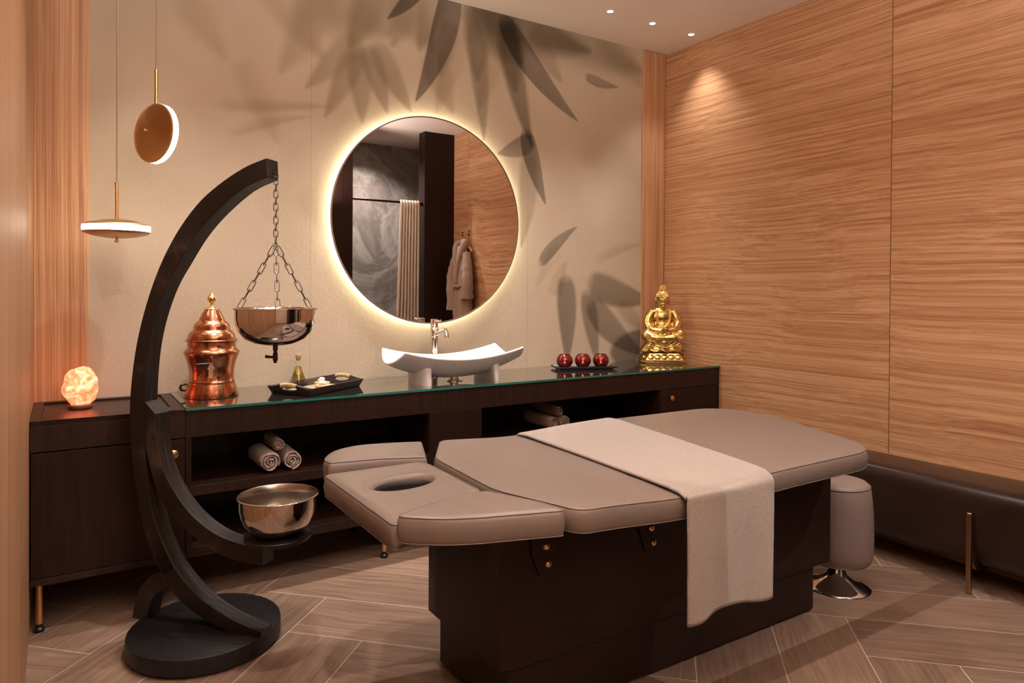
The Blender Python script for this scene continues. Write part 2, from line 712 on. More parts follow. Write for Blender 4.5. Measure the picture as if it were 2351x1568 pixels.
M['wood_slice'] = mat('wood_slice', (.62, .36, .20), .6)
M['rattan'] = mat('rattan', (.62, .42, .20), .5)
M['red_glass'] = mat('red_mirror_glass', (.34, .055, .045), .08, .5, Transmission_Weight=.7)
M['wax'] = mat('wax', (.8, .6, .5), .5)
M['wood_light'] = mat('light_wood', (.5, .27, .13), .4)
M['salt_base'] = mat('walnut_base', (.14, .055, .03), .4)
M['cord'] = mat('pale_pink_cord', (.42, .28, .21), .6)


def mat_rattan():
    m_ = mat('woven_mat', rough=.6)
    t = NT(m_)
    v = t.coord((1, 1, 1))
    x = t.n('ShaderNodeTexChecker')
    x.inputs['Scale'].default_value = 160
    x.inputs[1].default_value = (.62, .46, .27, 1)
    x.inputs[2].default_value = (.10, .06, .035, 1)
    t.l(v, x.inputs['Vector'])
    t.l(x.outputs[0], t.b.inputs['Base Color'])
    return m_


M['woven'] = mat_rattan()

# ------------------------------------------------------------------ the room
XL = -3.62
struct(MB().box(XL - .1, .1, -4.25, .1, -.05, 0).build('floor', M['floor'], smooth=0))
struct(MB().box(XL - .1, .1, -4.25, .1, H, H + .05).build('ceiling', M['ceiling'], smooth=0))

# printed mural leaves, plus broad soft ones painting shade near the ceiling: root x,z, tip x,z, width, softness, depth, bend
LEAVES_AND_SHADE = [(-1.369,3.038,-1.227,2.432,0.246,0.60,0.26,0.03),(-1.488,3.010,-1.498,2.453,0.202,0.50,0.25,0.00),(-1.741,2.974,-1.872,2.560,0.145,0.60,0.20,0.00),(-2.103,2.888,-2.269,2.509,0.183,0.60,0.22,0.05),(-1.247,2.963,-0.186,2.741,0.305,0.85,0.26,-0.03),(-2.362,2.825,-2.623,2.313,0.197,0.80,0.15,0.05),(-1.900,2.912,-2.026,2.555,0.166,0.70,0.20,0.00),(-1.136,2.856,-0.886,2.553,0.161,0.70,0.18,0.00),(-1.657,2.797,-1.738,2.439,0.123,0.50,0.15,0.00),(-0.969,1.215,-0.842,1.435,0.109,0.70,0.12,0.00),(-1.653,3.008,-1.889,2.282,0.161,0.10,0.50,0.10),(-1.835,2.952,-2.057,2.701,0.081,0.10,0.50,0.05),(-1.353,2.901,-0.753,2.326,0.155,0.10,0.45,-0.10),(-1.530,2.850,-1.449,2.119,0.126,0.45,0.28,0.03),(-1.308,2.923,-1.107,2.119,0.157,0.45,0.42,-0.06),(-1.163,2.245,-1.004,1.781,0.117,0.12,0.45,-0.05),(-1.088,2.180,-1.356,2.058,0.120,0.20,0.38,0.10),(-1.127,2.130,-1.186,1.505,0.137,0.45,0.25,0.06),(-1.056,1.397,-0.754,1.660,0.082,0.20,0.40,0.10),(-0.713,2.632,-0.415,2.601,0.068,0.30,0.30,-0.10),(-0.848,1.366,-0.830,0.779,0.149,0.30,0.38,0.03),(-0.683,1.271,-0.581,0.766,0.124,0.40,0.33,0.00),(-0.672,1.209,-0.174,0.812,0.179,0.25,0.40,-0.12),(-0.683,1.327,-0.089,1.184,0.186,0.35,0.36,-0.10),(-0.458,0.753,-0.127,0.990,0.235,0.30,0.45,0.00),(-2.186,2.593,-2.494,2.258,0.135,0.60,0.20,0.00),(-2.198,2.557,-2.393,2.130,0.126,0.55,0.24,0.03),(-2.210,2.520,-2.191,2.123,0.128,0.50,0.24,0.00),(-2.169,2.562,-2.049,2.195,0.121,0.50,0.25,0.00),(-2.130,2.581,-1.909,2.224,0.132,0.50,0.25,-0.03),(-1.806,2.597,-1.654,2.250,0.171,0.60,0.15,0.00),(-1.572,2.766,-1.764,2.235,0.148,0.60,0.12,0.00),(-2.708,2.827,-2.395,2.418,0.195,0.80,0.14,0.00),(-2.540,2.826,-2.027,2.625,0.339,0.80,0.22,0.00),(-2.078,2.940,-1.766,2.580,0.286,0.70,0.20,0.00),(-1.630,2.951,-0.643,2.789,0.290,0.70,0.42,-0.05),(-1.516,2.953,-1.181,2.610,0.335,0.70,0.30,0.00),(-2.942,2.120,-2.360,2.193,0.064,0.80,0.12,0.00),(-2.865,1.979,-2.449,2.127,0.051,0.80,0.10,0.10),(-1.337,2.737,-1.483,2.304,0.153,0.60,0.12,0.00),(-0.572,2.972,-0.185,2.638,0.261,0.90,0.15,0.00),(-0.631,1.440,-0.174,1.571,0.075,0.80,0.10,0.10),(-2.787,2.390,-2.622,1.970,0.149,0.90,0.08,0.00),(-2.492,1.788,-2.310,1.488,0.156,0.90,0.07,0.00),(-0.877,1.544,-1.075,1.269,0.108,0.80,0.08,0.00),(-0.405,1.185,-0.168,0.976,0.118,0.60,0.15,0.00),(-3.055,2.659,-2.866,2.334,0.163,0.90,0.10,0.00)]


def mural_wall():
    x0, x1, z0, z1 = -3.425, -.209, .6, H
    nx, nz = 660, 470
    X, Z = np.meshgrid(np.linspace(x0, x1, nx), np.linspace(z0, z1, nz))
    V = np.stack([X.ravel(), np.zeros(nx * nz), Z.ravel()], 1)
    I = np.arange(nx * nz).reshape(nz, nx)
    F = np.stack([I[:-1, :-1], I[:-1, 1:], I[1:, 1:], I[1:, :-1]], -1).reshape(-1, 4)
    me = bpy.data.meshes.new('wall_back')
    me.vertices.add(len(V))
    me.vertices.foreach_set('co', V.ravel())
    me.loops.add(F.size)
    me.loops.foreach_set('vertex_index', F.ravel())
    me.polygons.add(len(F))
    me.polygons.foreach_set('loop_start', np.arange(0, F.size, 4))
    me.update(calc_edges=True)
    col = np.ones((nz, nx, 3))
    for (rx, rz, tx, tz, wd, soft, dk, bend) in LEAVES_AND_SHADE:
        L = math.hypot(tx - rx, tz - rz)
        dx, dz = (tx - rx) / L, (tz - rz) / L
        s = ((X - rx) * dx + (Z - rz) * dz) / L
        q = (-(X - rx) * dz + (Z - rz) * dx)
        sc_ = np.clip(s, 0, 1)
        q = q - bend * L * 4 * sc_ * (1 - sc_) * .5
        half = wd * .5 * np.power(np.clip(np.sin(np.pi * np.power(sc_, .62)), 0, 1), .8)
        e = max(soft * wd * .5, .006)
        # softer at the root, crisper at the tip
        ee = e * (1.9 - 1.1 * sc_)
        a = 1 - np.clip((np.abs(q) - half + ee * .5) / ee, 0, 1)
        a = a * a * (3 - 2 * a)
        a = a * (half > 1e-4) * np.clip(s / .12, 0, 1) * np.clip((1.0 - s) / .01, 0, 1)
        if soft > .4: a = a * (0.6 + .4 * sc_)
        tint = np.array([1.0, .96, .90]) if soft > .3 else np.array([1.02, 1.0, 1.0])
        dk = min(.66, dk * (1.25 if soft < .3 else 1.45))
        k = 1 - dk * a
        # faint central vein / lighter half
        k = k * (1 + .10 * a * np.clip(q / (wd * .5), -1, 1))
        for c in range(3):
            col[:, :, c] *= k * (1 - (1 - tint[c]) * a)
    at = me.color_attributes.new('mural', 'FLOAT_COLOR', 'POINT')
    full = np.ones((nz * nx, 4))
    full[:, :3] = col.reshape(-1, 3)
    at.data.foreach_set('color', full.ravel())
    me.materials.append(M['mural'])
    o = bpy.data.objects.new('wall_back', me)
    C.objects.link(o)
    struct(o)
    # solid wall body behind the paper
    b = MB().box(XL - .1, .1, .002, .1, 0, H).build('wall_core', M['ceiling'], o, smooth=0)
    return o


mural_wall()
struct(MB().box(XL, -3.425, -.012, .0015, 0, H).build('trim_1', M['oak_v'], bevel=.001, smooth=0))
struct(MB().box(-.209, -.004, -.014, .0015, 0, H - .004).build('trim_2', M['oak_v'], bevel=.002, smooth=0))
wr = struct(MB().box(.006, .1, -3.32, .1, 0, H).build('wall_right', M['brown_trim'], smooth=0))
js = [0.0, -1.5935, -1.5975, -2.870, -2.874, -3.20]
MB().box(0, .012, js[1], js[0], 0, H).build('wall_panel', M['oak_h'], wr, smooth=0)
MB().box(0, .012, js[3], js[2], 0, H).build('wall_panel', M['oak_h2'], wr, smooth=0)
MB().box(0, .012, js[5], js[4], 0, H).build('wall_panel', M['oak_h'], wr, smooth=0)
wl = struct(MB().box(XL - .1, XL - .003, -4.25, .1, 0, H).build('wall_left', M['brown_trim'], smooth=0))
yb = [0, -.52, -1.12, -1.72, -2.32, -2.92, -3.52, -4.25]
for a, b in zip(yb[1:], yb[:-1]):
    MB().box(XL - .012, XL, a + .0015, b - .0015, 0, H).build('wall_panel', M['oak_gloss'], wl, smooth=0)
struct(MB().box(XL - .1, .1, -4.30, -4.25, 0, H).build('wall_front', M['ceiling'], smooth=0))
# shower recess: marble back wall and side, dark timber partition and stub
struct(MB().box(-1.13, .02, -4.24, -4.11, 0, H).build('wall_shower', M['marble'], smooth=0))
struct(MB().box(0, .1, -4.24, -3.32, 0, H).build('wall_shower_side', M['marble'], smooth=0))
struct(MB().box(-1.9, -1.12, -4.25, -3.18, 0, H).build('wall_partition', M['wenge'], smooth=0))
struct(MB().box(-.345, 0.0, -3.32, -3.18, 0, H).build('wall_stub', M['wenge'], smooth=0))

# ------------------------------------------------------------------ downlights
def downlight(x, y, label, vis):
    t = thing('recessed_downlight', label, 'ceiling light', (x, y, H), 0, 'recessed downlights in the ceiling')
    MB().lathe([(.0175, -.0005), (.0175, -.002), (.022, -.0025), (.0225, -.0005)], 32, cap=False).build('trim_ring', M['ceiling'], t)
    MB().lathe([(.0, -.0012), (.0178, -.0012)], 32, cap=False).build('lens', M['spot_lens'], t)


names = {0: 'small round recessed downlight nearest the oak-panelled corner', 1: 'small round recessed downlight, middle of the three seen in the ceiling',
         2: 'small round recessed downlight, farthest from the oak corner of the three seen'}
for i, (x, y, e, c_) in enumerate(SPOTS[:3]):
    downlight(x, y, names[i], True)

# ------------------------------------------------------------------ counter: left cabinet unit and long unit
D = .507
WZ = CT - .010
t = thing('storage_cabinet', 'dark wood cabinet with one closed door and brass knob, salt lamp on it', 'cabinet', (-3.62, -D, 0))
X1 = .511
b = MB()
b.box(.002, X1, .012, D - .016, .665, .755)          # body under the top
b.box(.002, X1, .03, D - .016, .22, .665)
b.build('body', M['wenge'], t, bevel=.001)
MB().box(.002, X1, 0, .012, .663, .757).build('apron', M['wenge_h'], t, bevel=.001)
f = MB()                                              # frame round the sunken tray panel
f.box(.002, .036, 0, D - .013, .757, .776)
f.box(.470, X1, 0, D - .013, .757, .776)
f.box(.036, .470, 0, .090, .757, .776)
f.box(.036, .470, D - .045, D - .013, .757, .776)
f.build('top_frame', M['wenge'], t, bevel=.0015)
MB().box(.036, .470, .090, D - .045, .755, .767).build('sunken_top', M['wenge_h'], t)
d = MB().box(.005, X1 - .001, 0, .018, .207, .658).build('door', M['wenge'], t, bevel=.001)
k = MB().lathe([(.003, 0), (.004, .010), (.012, .013), (.0165, .016), (.0165, .020), (.012, .0225), (0, .023)], 32,
               M=Matrix.Rotation(R(90), 3, 'X'), c=(.467, 0, .606)).build('knob', M['brass'], d)
MB().box(.002, X1, 0, D - .016, .180, .204).build('plinth_board', M['wenge_h'], t, bevel=.001)


def leg_part(x, y, parent, top=.18):
    lg = MB().lathe([(.0115, .030), (.0115, top)], 24, c=(x, y, 0)).build('leg', M['brass'], parent)
    MB().lathe([(.016, 0), (.018, .004), (.018, .012), (.011, .018), (.011, .031)], 24, c=(x, y, 0)).build('foot', M['black'], lg)


for (x, y) in ((.030, .040), (.030, D - .06), (.48, D - .06)):
    leg_part(x, y, t)

t = thing('vanity_counter', 'long dark wood open-shelf counter unit with glass top below the round mirror', 'cabinet', (-3.107, -D, 0))
LX = 3.105
b = MB()
b.box(0, LX, .0, D - .003, .662, WZ)
b.build('apron', M['wenge_h'], t, bevel=.001)
MB().box(0, LX, D - .02, D - .003, .182, .662).build('back_panel', M['wenge'], t)
MB().box(0, .02, .0, D - .02, .222, .662).build('side_panel', M['wenge'], t)
MB().box(1.070, 1.358, 0, D - .02, .222, .662).build('divider', M['wenge'], t, bevel=.001)
MB().box(2.585, 2.603, .0, D - .02, .222, .662).build('side_panel', M['wenge'], t)
MB().box(.02, 1.070, 0, D - .02, .426, .466).build('shelf', M['wenge_h'], t, bevel=.001)
MB().box(1.358, 2.585, 0, D - .02, .426, .466).build('shelf', M['wenge_h'], t, bevel=.001)
MB().box(0, LX, 0, D - .02, .182, .221).build('bottom_board', M['wenge_h'], t, bevel=.001)
d = MB().box(2.605, LX - .002, -.001, .018, .224, .659).build('door', M['wenge'], t, bevel=.001)
MB().lathe([(.003, 0), (.004, .010), (.012, .013), (.0155, .016), (.0155, .020), (.012, .0225), (0, .023)], 32,
           M=Matrix.Rotation(R(90), 3, 'X'), c=(2.673, 0, .607)).build('knob', M['brass'], d)
for (x, y) in ((.857, .040), (.857, D - .06), (2.2, .04), (3.05, .04), (3.05, D - .06)):
    leg_part(x, y, t, .184)
g = MB().box(-.001, LX, -.006, D - .003, WZ, CT).build('glass_top', M['counter_glass'], t)
MB().box(-.002, LX, -.0085, -.0055, WZ, CT - .0005).build('glass_edge', M['glass_edge'], g)

# ------------------------------------------------------------------ round mirror
t = thing('round_mirror', 'large round backlit mirror with thin dark rim on the mural wall', 'mirror', (-1.802, 0, 1.635))
RX = Matrix.Rotation(R(90), 3, 'X')
MB().lathe([(.560, .0290), (.570, .0290), (.571, .0420), (.569, .0435), (.5645, .0435), (.5635, .0400)], 160, M=RX, cap=False).build('rim', M['rim'], t)
MB().lathe([(0, .0405), (.5665, .0405)], 160, M=RX, cap=False).build('mirror_glass', M['mirror'], t)
MB().lathe([(0, .0300), (.568, .0300)], 96, M=RX, cap=False).build('back_plate', M['dark_bronze'], t)
MB().lathe([(.520, .004), (.550, .004), (.550, .028), (.520, .028), (.520, .004)], 96, M=RX, cap=False).build('led_frame', M['black'], t)
MB().lathe([(.5505, .008), (.5535, .008), (.5535, .026), (.5505, .026)], 96, M=RX, cap=False).build('led_strip', M['led_ring'], t)


# ------------------------------------------------------------------ pendant lamps
def disc_pendant(name, label, loc, stem_top, tilt_dir=None):
    t = thing('pendant_lamp', label, 'lamp', loc, 0, None)
    Rr = .120
    if tilt_dir:
        q = Vector((0, 0, 1)).rotation_difference(Vector(tilt_dir)).to_matrix()
    else:
        q = None
    gap = .0115
    cone = [(Rr, gap), (Rr - .001, gap + .002), (Rr * .93, gap + .0068), (Rr * .85, gap + .0110), (Rr * .6, gap + .0190), (Rr * .3, gap + .0245), (.012, gap + .0265), (0, gap + .0265)]
    ro = q.to_euler() if q else None
    MB().lathe(cone, 96).build('brass_shell', M['brass_brushed'], t, rot=ro)
    MB().lathe([(r, -z) for r, z in cone], 96).build('brass_shell', M['brass_brushed'], t, rot=ro)
    MB().lathe([(Rr - .003, -gap), (Rr - .002, -gap), (Rr - .001, 0), (Rr - .002, gap), (Rr - .003, gap)], 96, M=q, cap=False).build('light_band', M['led'], t)
    kb = MB().lathe([(.0035, gap + .020), (.0035, gap + .030), (.007, gap + .032), (.0075, gap + .038), (.004, gap + .042), (0, gap + .042)], 20, M=(q if tilt_dir else Matrix.Rotation(R(180), 3, 'X')))
    kb.build('finial', M['brass_brushed'] if tilt_dir else M['brass'], t)
    z0 = Rr - .002 if tilt_dir else gap + .02
    MB().lathe([(.0065, z0), (.0065, stem_top - .012), (.0078, stem_top - .012), (.0078, stem_top), (.004, stem_top + .002), (0, stem_top + .002)], 20).build('stem', M['brass'], t)
    MB().lathe([(.0026, stem_top), (.0026, H - loc[2] - .001)], 10).build('cord', M['cord'], t)
    return t


disc_pendant('pendant_lamp', 'brass disc pendant lamp hanging level, the lower one nearer the left oak wall', (-3.342, -.40, 1.487), .180)
disc_pendant('pendant_lamp', 'brass disc pendant lamp turned on edge showing its round face, the higher one', (-3.205, -.40, 1.875), .257, (-.86, -.50, .05))


# ------------------------------------------------------------------ shirodhara stand
SB = Vector((-3.09, -.865))
sd = Vector((.667, -.745)).normalized()
ang = math.atan2(sd.y, sd.x)
t = thing('oil_drip_stand', 'tall curved black wood stand with arched arm, round base and small round shelf', 'stand', (SB.x, SB.y, 0), ang)
# local frame: +x along the arm direction, y across, z up
TH = .0325


def beam(name, outline, parent, m_=None, th=TH):
    return MB().prism([(p[0], p[1]) for p in outline], -th, th, lambda p, q, a: (p, a, q)).build(name, m_ or M['black_wood'], parent, bevel=.002, smooth=28)


outer = [(.264, 1.702), (.175, 1.673), (.07, 1.616), (-.019, 1.548), (-.105, 1.447), (-.175, 1.330), (-.231, 1.196), (-.272, 1.054), (-.295, .912), (-.302, .800),
         (-.296, .69), (-.276, .54), (-.24, .39), (-.198, .291), (-.150, .222)]
inner = [(.268, 1.636), (.172, 1.600), (.065, 1.524), (-.017, 1.445), (-.086, 1.352), (-.146, 1.262), (-.192, 1.155), (-.219, 1.054), (-.233, .945), (-.238, .83), (-.233, .662),
         (-.220, .537), (-.195, .436), (-.157, .345), (-.108, .265)]
o1 = spline([(a, b, 0) for a, b in outer], 4)
i1 = spline([(a, b, 0) for a, b in inner], 4)
beam('upright_arch', o1 + i1[::-1], t)
top = spline([(a, b, 0) for a, b in [(-.186, .806), (-.185, .73), (-.168, .650), (-.138, .578), (-.085, .507), (-.02, .447), (.067, .400), (.170, .376), (.254, .372)]], 4)
bot = spline([(a, b, 0) for a, b in [(.254, .310), (.175, .314), (.095, .328), (.02, .358), (-.06, .402), (-.135, .463), (-.175, .515), (-.205, .59), (-.233, .69), (-.236, .80), (-.236, .848)]], 4)
beam('shelf_arm', top + bot, t)
top = spline([(a, b, 0) for a, b in [(-.165, .360), (-.108, .267), (-.035, .197), (.036, .150), (.137, .108), (.248, .083)]], 4)
bot = spline([(a, b, 0) for a, b in [(.248, .051), (.138, .063), (.052, .083), (-.019, .112), (-.084, .150), (-.12, .182), (-.160, .235), (-.19, .285)]], 4)
beam('front_leg', top + bot, t)
top = spline([(a, b, 0) for a, b in [(-.165, .238), (-.205, .225), (-.240, .193), (-.269, .145), (-.290, .060)]], 4)
bot = spline([(a, b, 0) for a, b in [(-.226, .060), (-.207, .130), (-.165, .176), (-.118, .185)]], 4)
beam('rear_leg', top + bot, t)
MB().lathe([(.235, 0), (.235, .006), (.250, .008), (.2535, .012), (.2535, .055), (.251, .0635), (.247, .065), (0, .065)], 128).build('round_base', M['black_wood_disc'], t, smooth=30)
MB().lathe([(0, .396), (.100, .396), (.110, .400), (.112, .404), (.112, .411), (.110, .414), (0, .414)], 64, c=(.292, 0, 0)).build('round_shelf', M['black_wood_disc'], t, smooth=30)
MB().lathe([(.03, .376), (.03, .397)], 24, c=(.235, 0, 0)).build('shelf_support', M['black'], t)
# eye hook at the arm tip
hk = [(.266, 0, 1.655), (.279, 0, 1.655)]
for a in range(0, 300, 20):
    hk.append((.279 + .009 * math.sin(R(a)), .0, 1.646 + .009 * math.cos(R(a))))
MB().tube(hk, .0018, 8).build('hook', M['dark_steel'], t)


def link_pts(c, d, side, L=.036, wd=.017):
    """stadium link centred at c, along d, broad side towards 'side'"""
    P = []
    r_ = wd / 2
    h = L / 2 - r_
    for a in range(0, 181, 30):
        P.append(c + d * (h + r_ * math.sin(R(a))) + side * (r_ * math.cos(R(a))))
    for a in range(180, 361, 30):
        P.append(c + d * (-h + r_ * math.sin(R(a))) + side * (r_ * math.cos(R(a))))
    return P


def chain(mb, a, b, n, roll=0.0):
    a, b = Vector(a), Vector(b)
    d = (b - a).normalized()
    s1 = d.cross(Vector((0, 1, .01)))
    s1.normalize()
    s2 = d.cross(s1).normalized()
    st = (b - a).length / n
    L = st + .0085
    for i in range(n):
        c = a.lerp(b, (i + .5) / n)
        ang_ = roll + (0 if i % 2 == 0 else math.pi / 2)
        side = s1 * math.cos(ang_) + s2 * math.sin(ang_)
        mb.tube(link_pts(c, d, side, L, .0145), .0016, 7, closed=True)
    return mb


HK = SB + sd * .279
# hanging bowl hangs from the hook: its own thing
tb = thing('hanging_oil_bowl', 'polished steel bowl hanging on chains from the black arch, spigot below', 'bowl', (HK.x, HK.y, 1.187))
zt = 1.640 - 1.187
zj = .220
cm = chain(MB(), (0, 0, zt), (0, 0, zj + .008), 10, .5)
cm.build('main_chain', M['dark_steel'], tb)
ringp = [(.008 * math.cos(R(a)), .003 * math.sin(R(a)), zj + .008 * math.sin(R(a))) for a in range(0, 360, 30)]
MB().tube(ringp, .0018, 7, closed=True).build('ring', M['dark_steel'], tb)
vr = Vector((.8406, -.5417, 0))       # rightwards as seen from the room
vf = Vector((.5417, .8406, 0))
for (px_, dep) in ((-.985, .15), (.64, .72), (.36, -.90)):
    e = (vr * px_ + vf * dep)
    e = e.normalized() * .134
    cm = chain(MB(), e * .04 + Vector((0, 0, zj - .004)), (e.x, e.y, .004), 7, .4)
    cm.build('side_chain', M['dark_steel'], tb)
prof = [(.1385, .000), (.1385, .003), (.134, .0035), (.1325, -.001), (.1325, -.030), (.130, -.052), (.120, -.077), (.100, -.100), (.072, -.115), (.040, -.1225), (0, -.125)]
inn = [(r * .985, z + .0015) for r, z in prof[3:]]
MB().lathe(inn[::-1] + [(.133, .0035), (.1345, .005), (.1395, .004), (.1395, .0)] + prof[3:], 128, cap=False).build('bowl', M['steel_bright'], tb, smooth=60)
sp = MB().lathe([(.0085, -.124), (.0085, -.140), (.0065, -.142), (.0065, -.150), (.0085, -.152), (.0085, -.176), (.006, -.178), (.006, -.185)], 20)
sp.build('spigot', M['dark_bronze'], tb)
MB().tube([(0, 0, -.163), tuple(vr * -.014 + Vector((0, 0, -.165))), tuple(vr * -.034 + Vector((0, 0, -.163)))], [.004, .0045, .0055], 12).build('tap_lever', M['black'], tb)

SH = SB + sd * .292
tb = thing('mixing_bowl', 'round stainless steel bowl standing on the small shelf of the black stand', 'bowl', (SH.x, SH.y, .4145))
prof = [(0, .003), (.062, .003), (.064, .0005), (.068, .0), (.072, .003), (.092, .018), (.112, .042), (.124, .072), (.129, .100), (.130, .130), (.1345, .132), (.1365, .1345), (.135, .1365), (.131, .1365)]
inn = [(.1285, .134), (.1275, .100), (.1225, .072), (.110, .044), (.090, .0205), (.070, .0065), (0, .006)]
MB().lathe(prof, 128, cap=False).build('bowl_body', M['steel_bright'], tb, smooth=60)
MB().lathe([(.131, .1365)] + inn, 128, cap=False).build('bowl_interior', M['steel'], tb, smooth=60)

# ------------------------------------------------------------------ massage table
TZ = .70


def cushion(name, outline, z0, z1, parent, m_, hole=None, crown=.006, rnd=.016, pipe=True, center=None, dz=None, n=200):
    """padded slab from an outline; dz(x, y) optional tilt"""
    dz = dz or (lambda x, y: 0)
    mb = MB()
    rings = []
    for (ins, z) in [(rnd * .9, z0 - .002), (rnd * .35, z0), (.002, z0 + .006), (0, z0 + .014), (-.0035, (z0 + z1) / 2), (0, z1 - .012), (.003, z1 - .004), (.007, z1), (.012, z1 + .0018)]:
        rings.append([(p.x, p.y, z) for p in inset(outline, ins)])
    inner_ = inset(outline, .012)
    if hole:
        for s in (.12, .3, .5, .75):
            rings.append([(p.x * (1 - s) + h.x * s, p.y * (1 - s) + h.y * s, z1 + crown) for p, h in zip(inner_, hole(1.32))])
        rings.append([(h.x, h.y, z1 + crown + .001) for h in hole(1.32)])
        rings.append([(h.x, h.y, z1 + crown + .003) for h in hole(1.22)])
        rings.append([(h.x, h.y, z1 + crown + .001) for h in hole(1.10)])
        rings.append([(h.x, h.y, z1 - .004) for h in hole(1.02)])
        rings.append([(h.x, h.y, z1 - .02) for h in hole(.98)])
        rings.append([(h.x, h.y, z0 + .01) for h in hole(.98)])
        rings.append([(h.x, h.y, z0 - .002) for h in hole(1.05)])
    else:
        c = center or (sum(p.x for p in outline) / n, sum(p.y for p in outline) / n)
        for s in (.05, .12, .25, .45, .7, .9, .995):
            rings.append([(p.x * (1 - s) + c[0] * s, p.y * (1 - s) + c[1] * s, z1 + crown * min(1.15, .5 + s * 2.2)) for p in inner_])
    vs = [(x, y, z + dz(x, y)) for rg in rings for (x, y, z) in rg]
    fs = []
    for j in range(len(rings) - 1):
        for i in range(n):
            k_ = (i + 1) % n
            fs.append((j * n + i, j * n + k_, (j + 1) * n + k_, (j + 1) * n + i))
    if hole:
        j = len(rings) - 1
        for i in range(n):
            k_ = (i + 1) % n
            fs.append((j * n + i, j * n + k_, k_, i))
    else:
        fs.append(tuple(range(n))[::-1])
        j = len(rings) - 1
        fs.append(tuple(j * n + i for i in range(n)))
    mb.add(vs, fs)
    o = mb.build(name, m_, parent, smooth=180)
    if pipe:
        pl = [(p.x, p.y, z1 - .0005 + dz(p.x, p.y)) for p in inset(outline, .0045)]
        MB().tube(pl, .0017, 6, closed=True).build('piping', M['taupe_pipe'], o, smooth=180)
        pl = [(p.x, p.y, z0 + .003 + dz(p.x, p.y)) for p in inset(outline, .002)]
        MB().tube(pl, .0014, 6, closed=True).build('piping', M['taupe_pipe'], o, smooth=180)
    return o


TX, TY = -1.7, -1.65
t = thing('massage_table', 'padded taupe leather massage table with face hole on a dark cabinet base', 'massage table', (TX, TY, 0))
L_ = lambda pts: [(x - TX, y - TY) for x, y in pts]
main_o = round_poly(L_([(-2.335, -1.195), (-2.478, -1.44), (-2.500, -1.86), (-2.405, -2.135), (-1.95, -2.155), (-1.055, -2.150), (-.805, -1.50), (-.88, -1.225)][::-1]),
                    [.34, .14, .15, .25, .04, .05, .04, .035], 260)
def dip(x):        # the padding sinks a little at the backrest hinge
    return -.019 * math.exp(-((x + 2.02) / .24) ** 2)


cushion('main_cushion', main_o, TZ - .068, TZ - .004, t, M['taupe'], n=260, crown=.007, dz=lambda x, y: dip(x + TX))
# head cushion with face hole
head_pts = L_([(-2.515, -1.450), (-2.838, -1.385), (-2.838, -1.945), (-2.522, -1.848)])
head_o = round_poly(head_pts, [.05, .03, .03, .04], 200)
hc = Vector((-2.675 - TX, -1.642 - TY))


def hole_fn(s):
    # same point order as the outline: by angle from the hole centre
    out = []
    for p in head_o:
        a = math.atan2((p.y - hc.y) / .062, (p.x - hc.x) / .091)
        out.append(Vector((hc.x +  .091 * s * math.cos(a), hc.y + .062 * s * math.sin(a))))
    return out


hd_ = cushion('head_cushion', head_o, TZ - .072, TZ - .008, t, M['taupe'], hole=hole_fn, dz=lambda x, y: -.016 * max(0, min(1, (-.83 - x) / .31)))
MB().grid(lambda u, v: (hc.x + .0885 * math.cos(2 * math.pi * u), hc.y + .0600 * math.sin(2 * math.pi * u), TZ - .020 - .052 * v), 64, 3, cu=True).build('face_hole_shade', M['brown_trim'], hd_, smooth=180, solid=.001)  # dark sleeve painting the shade inside the face hole
far = spline([(x - TX, y - TY, 0) for x, y in [(-2.800, -1.335), (-2.797, -1.270), (-2.728, -1.175), (-2.628, -1.138), (-2.512, -1.160), (-2.410, -1.198)]], 8)
far = [p.to_2d() for p in far] + [Vector(p) for p in L_([(-2.412, -1.215), (-2.497, -1.428), (-2.64, -1.365)])]
far_o = resample(round_poly(far, .012, 200, 3), 200)
cushion('arm_cushion', far_o, TZ - .066, TZ - .002, t, M['taupe'])
near = spline([(x - TX, y - TY, 0) for x, y in [(-2.824, -1.945), (-2.800, -1.972), (-2.740, -2.018), (-2.670, -2.052), (-2.596, -2.076), (-2.45, -2.122)]], 8)
near = [p.to_2d() for p in near] + [Vector(p) for p in L_([(-2.436, -2.108), (-2.452, -2.03), (-2.520, -1.872), (-2.57, -1.851), (-2.66, -1.866), (-2.76, -1.900), (-2.822, -1.928)])]
near_o = resample(round_poly(near, .012, 200, 3), 200)
cushion('arm_cushion', near_o, TZ - .068, TZ - .001, t, M['taupe'])


def rrect(x0, x1, y0, y1, r_, n=64):
    return round_poly([(x0, y0), (x1, y0), (x1, y1), (x0, y1)], r_, n, 6)


def slab(name, poly, z0, z1, m_, parent, bevel=.002):
    return MB().prism([(p[0], p[1]) for p in poly], z0, z1, lambda p, q, a: (p, q, a)).build(name, m_, parent, smooth=30, bevel=bevel)


slab('upper_base', rrect(-2.485 - TX, -.915 - TX, -1.885 - TY, -1.375 - TY, .012), .180, .625, M['table_base'], t)
slab('lower_base', rrect(-2.455 - TX, -1.000 - TX, -1.876 - TY, -1.42 - TY, .012), .012, .182, M['table_base'], t)
slab('seat_frame', rrect(-2.40 - TX, -.98 - TX, -2.02 - TY, -1.30 - TY, .02), .606, .636, M['black'], t)
slab('head_frame', rrect(-2.78 - TX, -2.38 - TX, -1.80 - TY, -1.50 - TY, .02), .606, .624, M['brown_trim'], t)
for (x, y) in ((-2.38, -1.82), (-2.38, -1.48), (-1.07, -1.82), (-1.07, -1.48)):
    MB().lathe([(.02, 0), (.02, .014)], 20, c=(x - TX, y - TY, 0)).build('glide', M['black'], t)
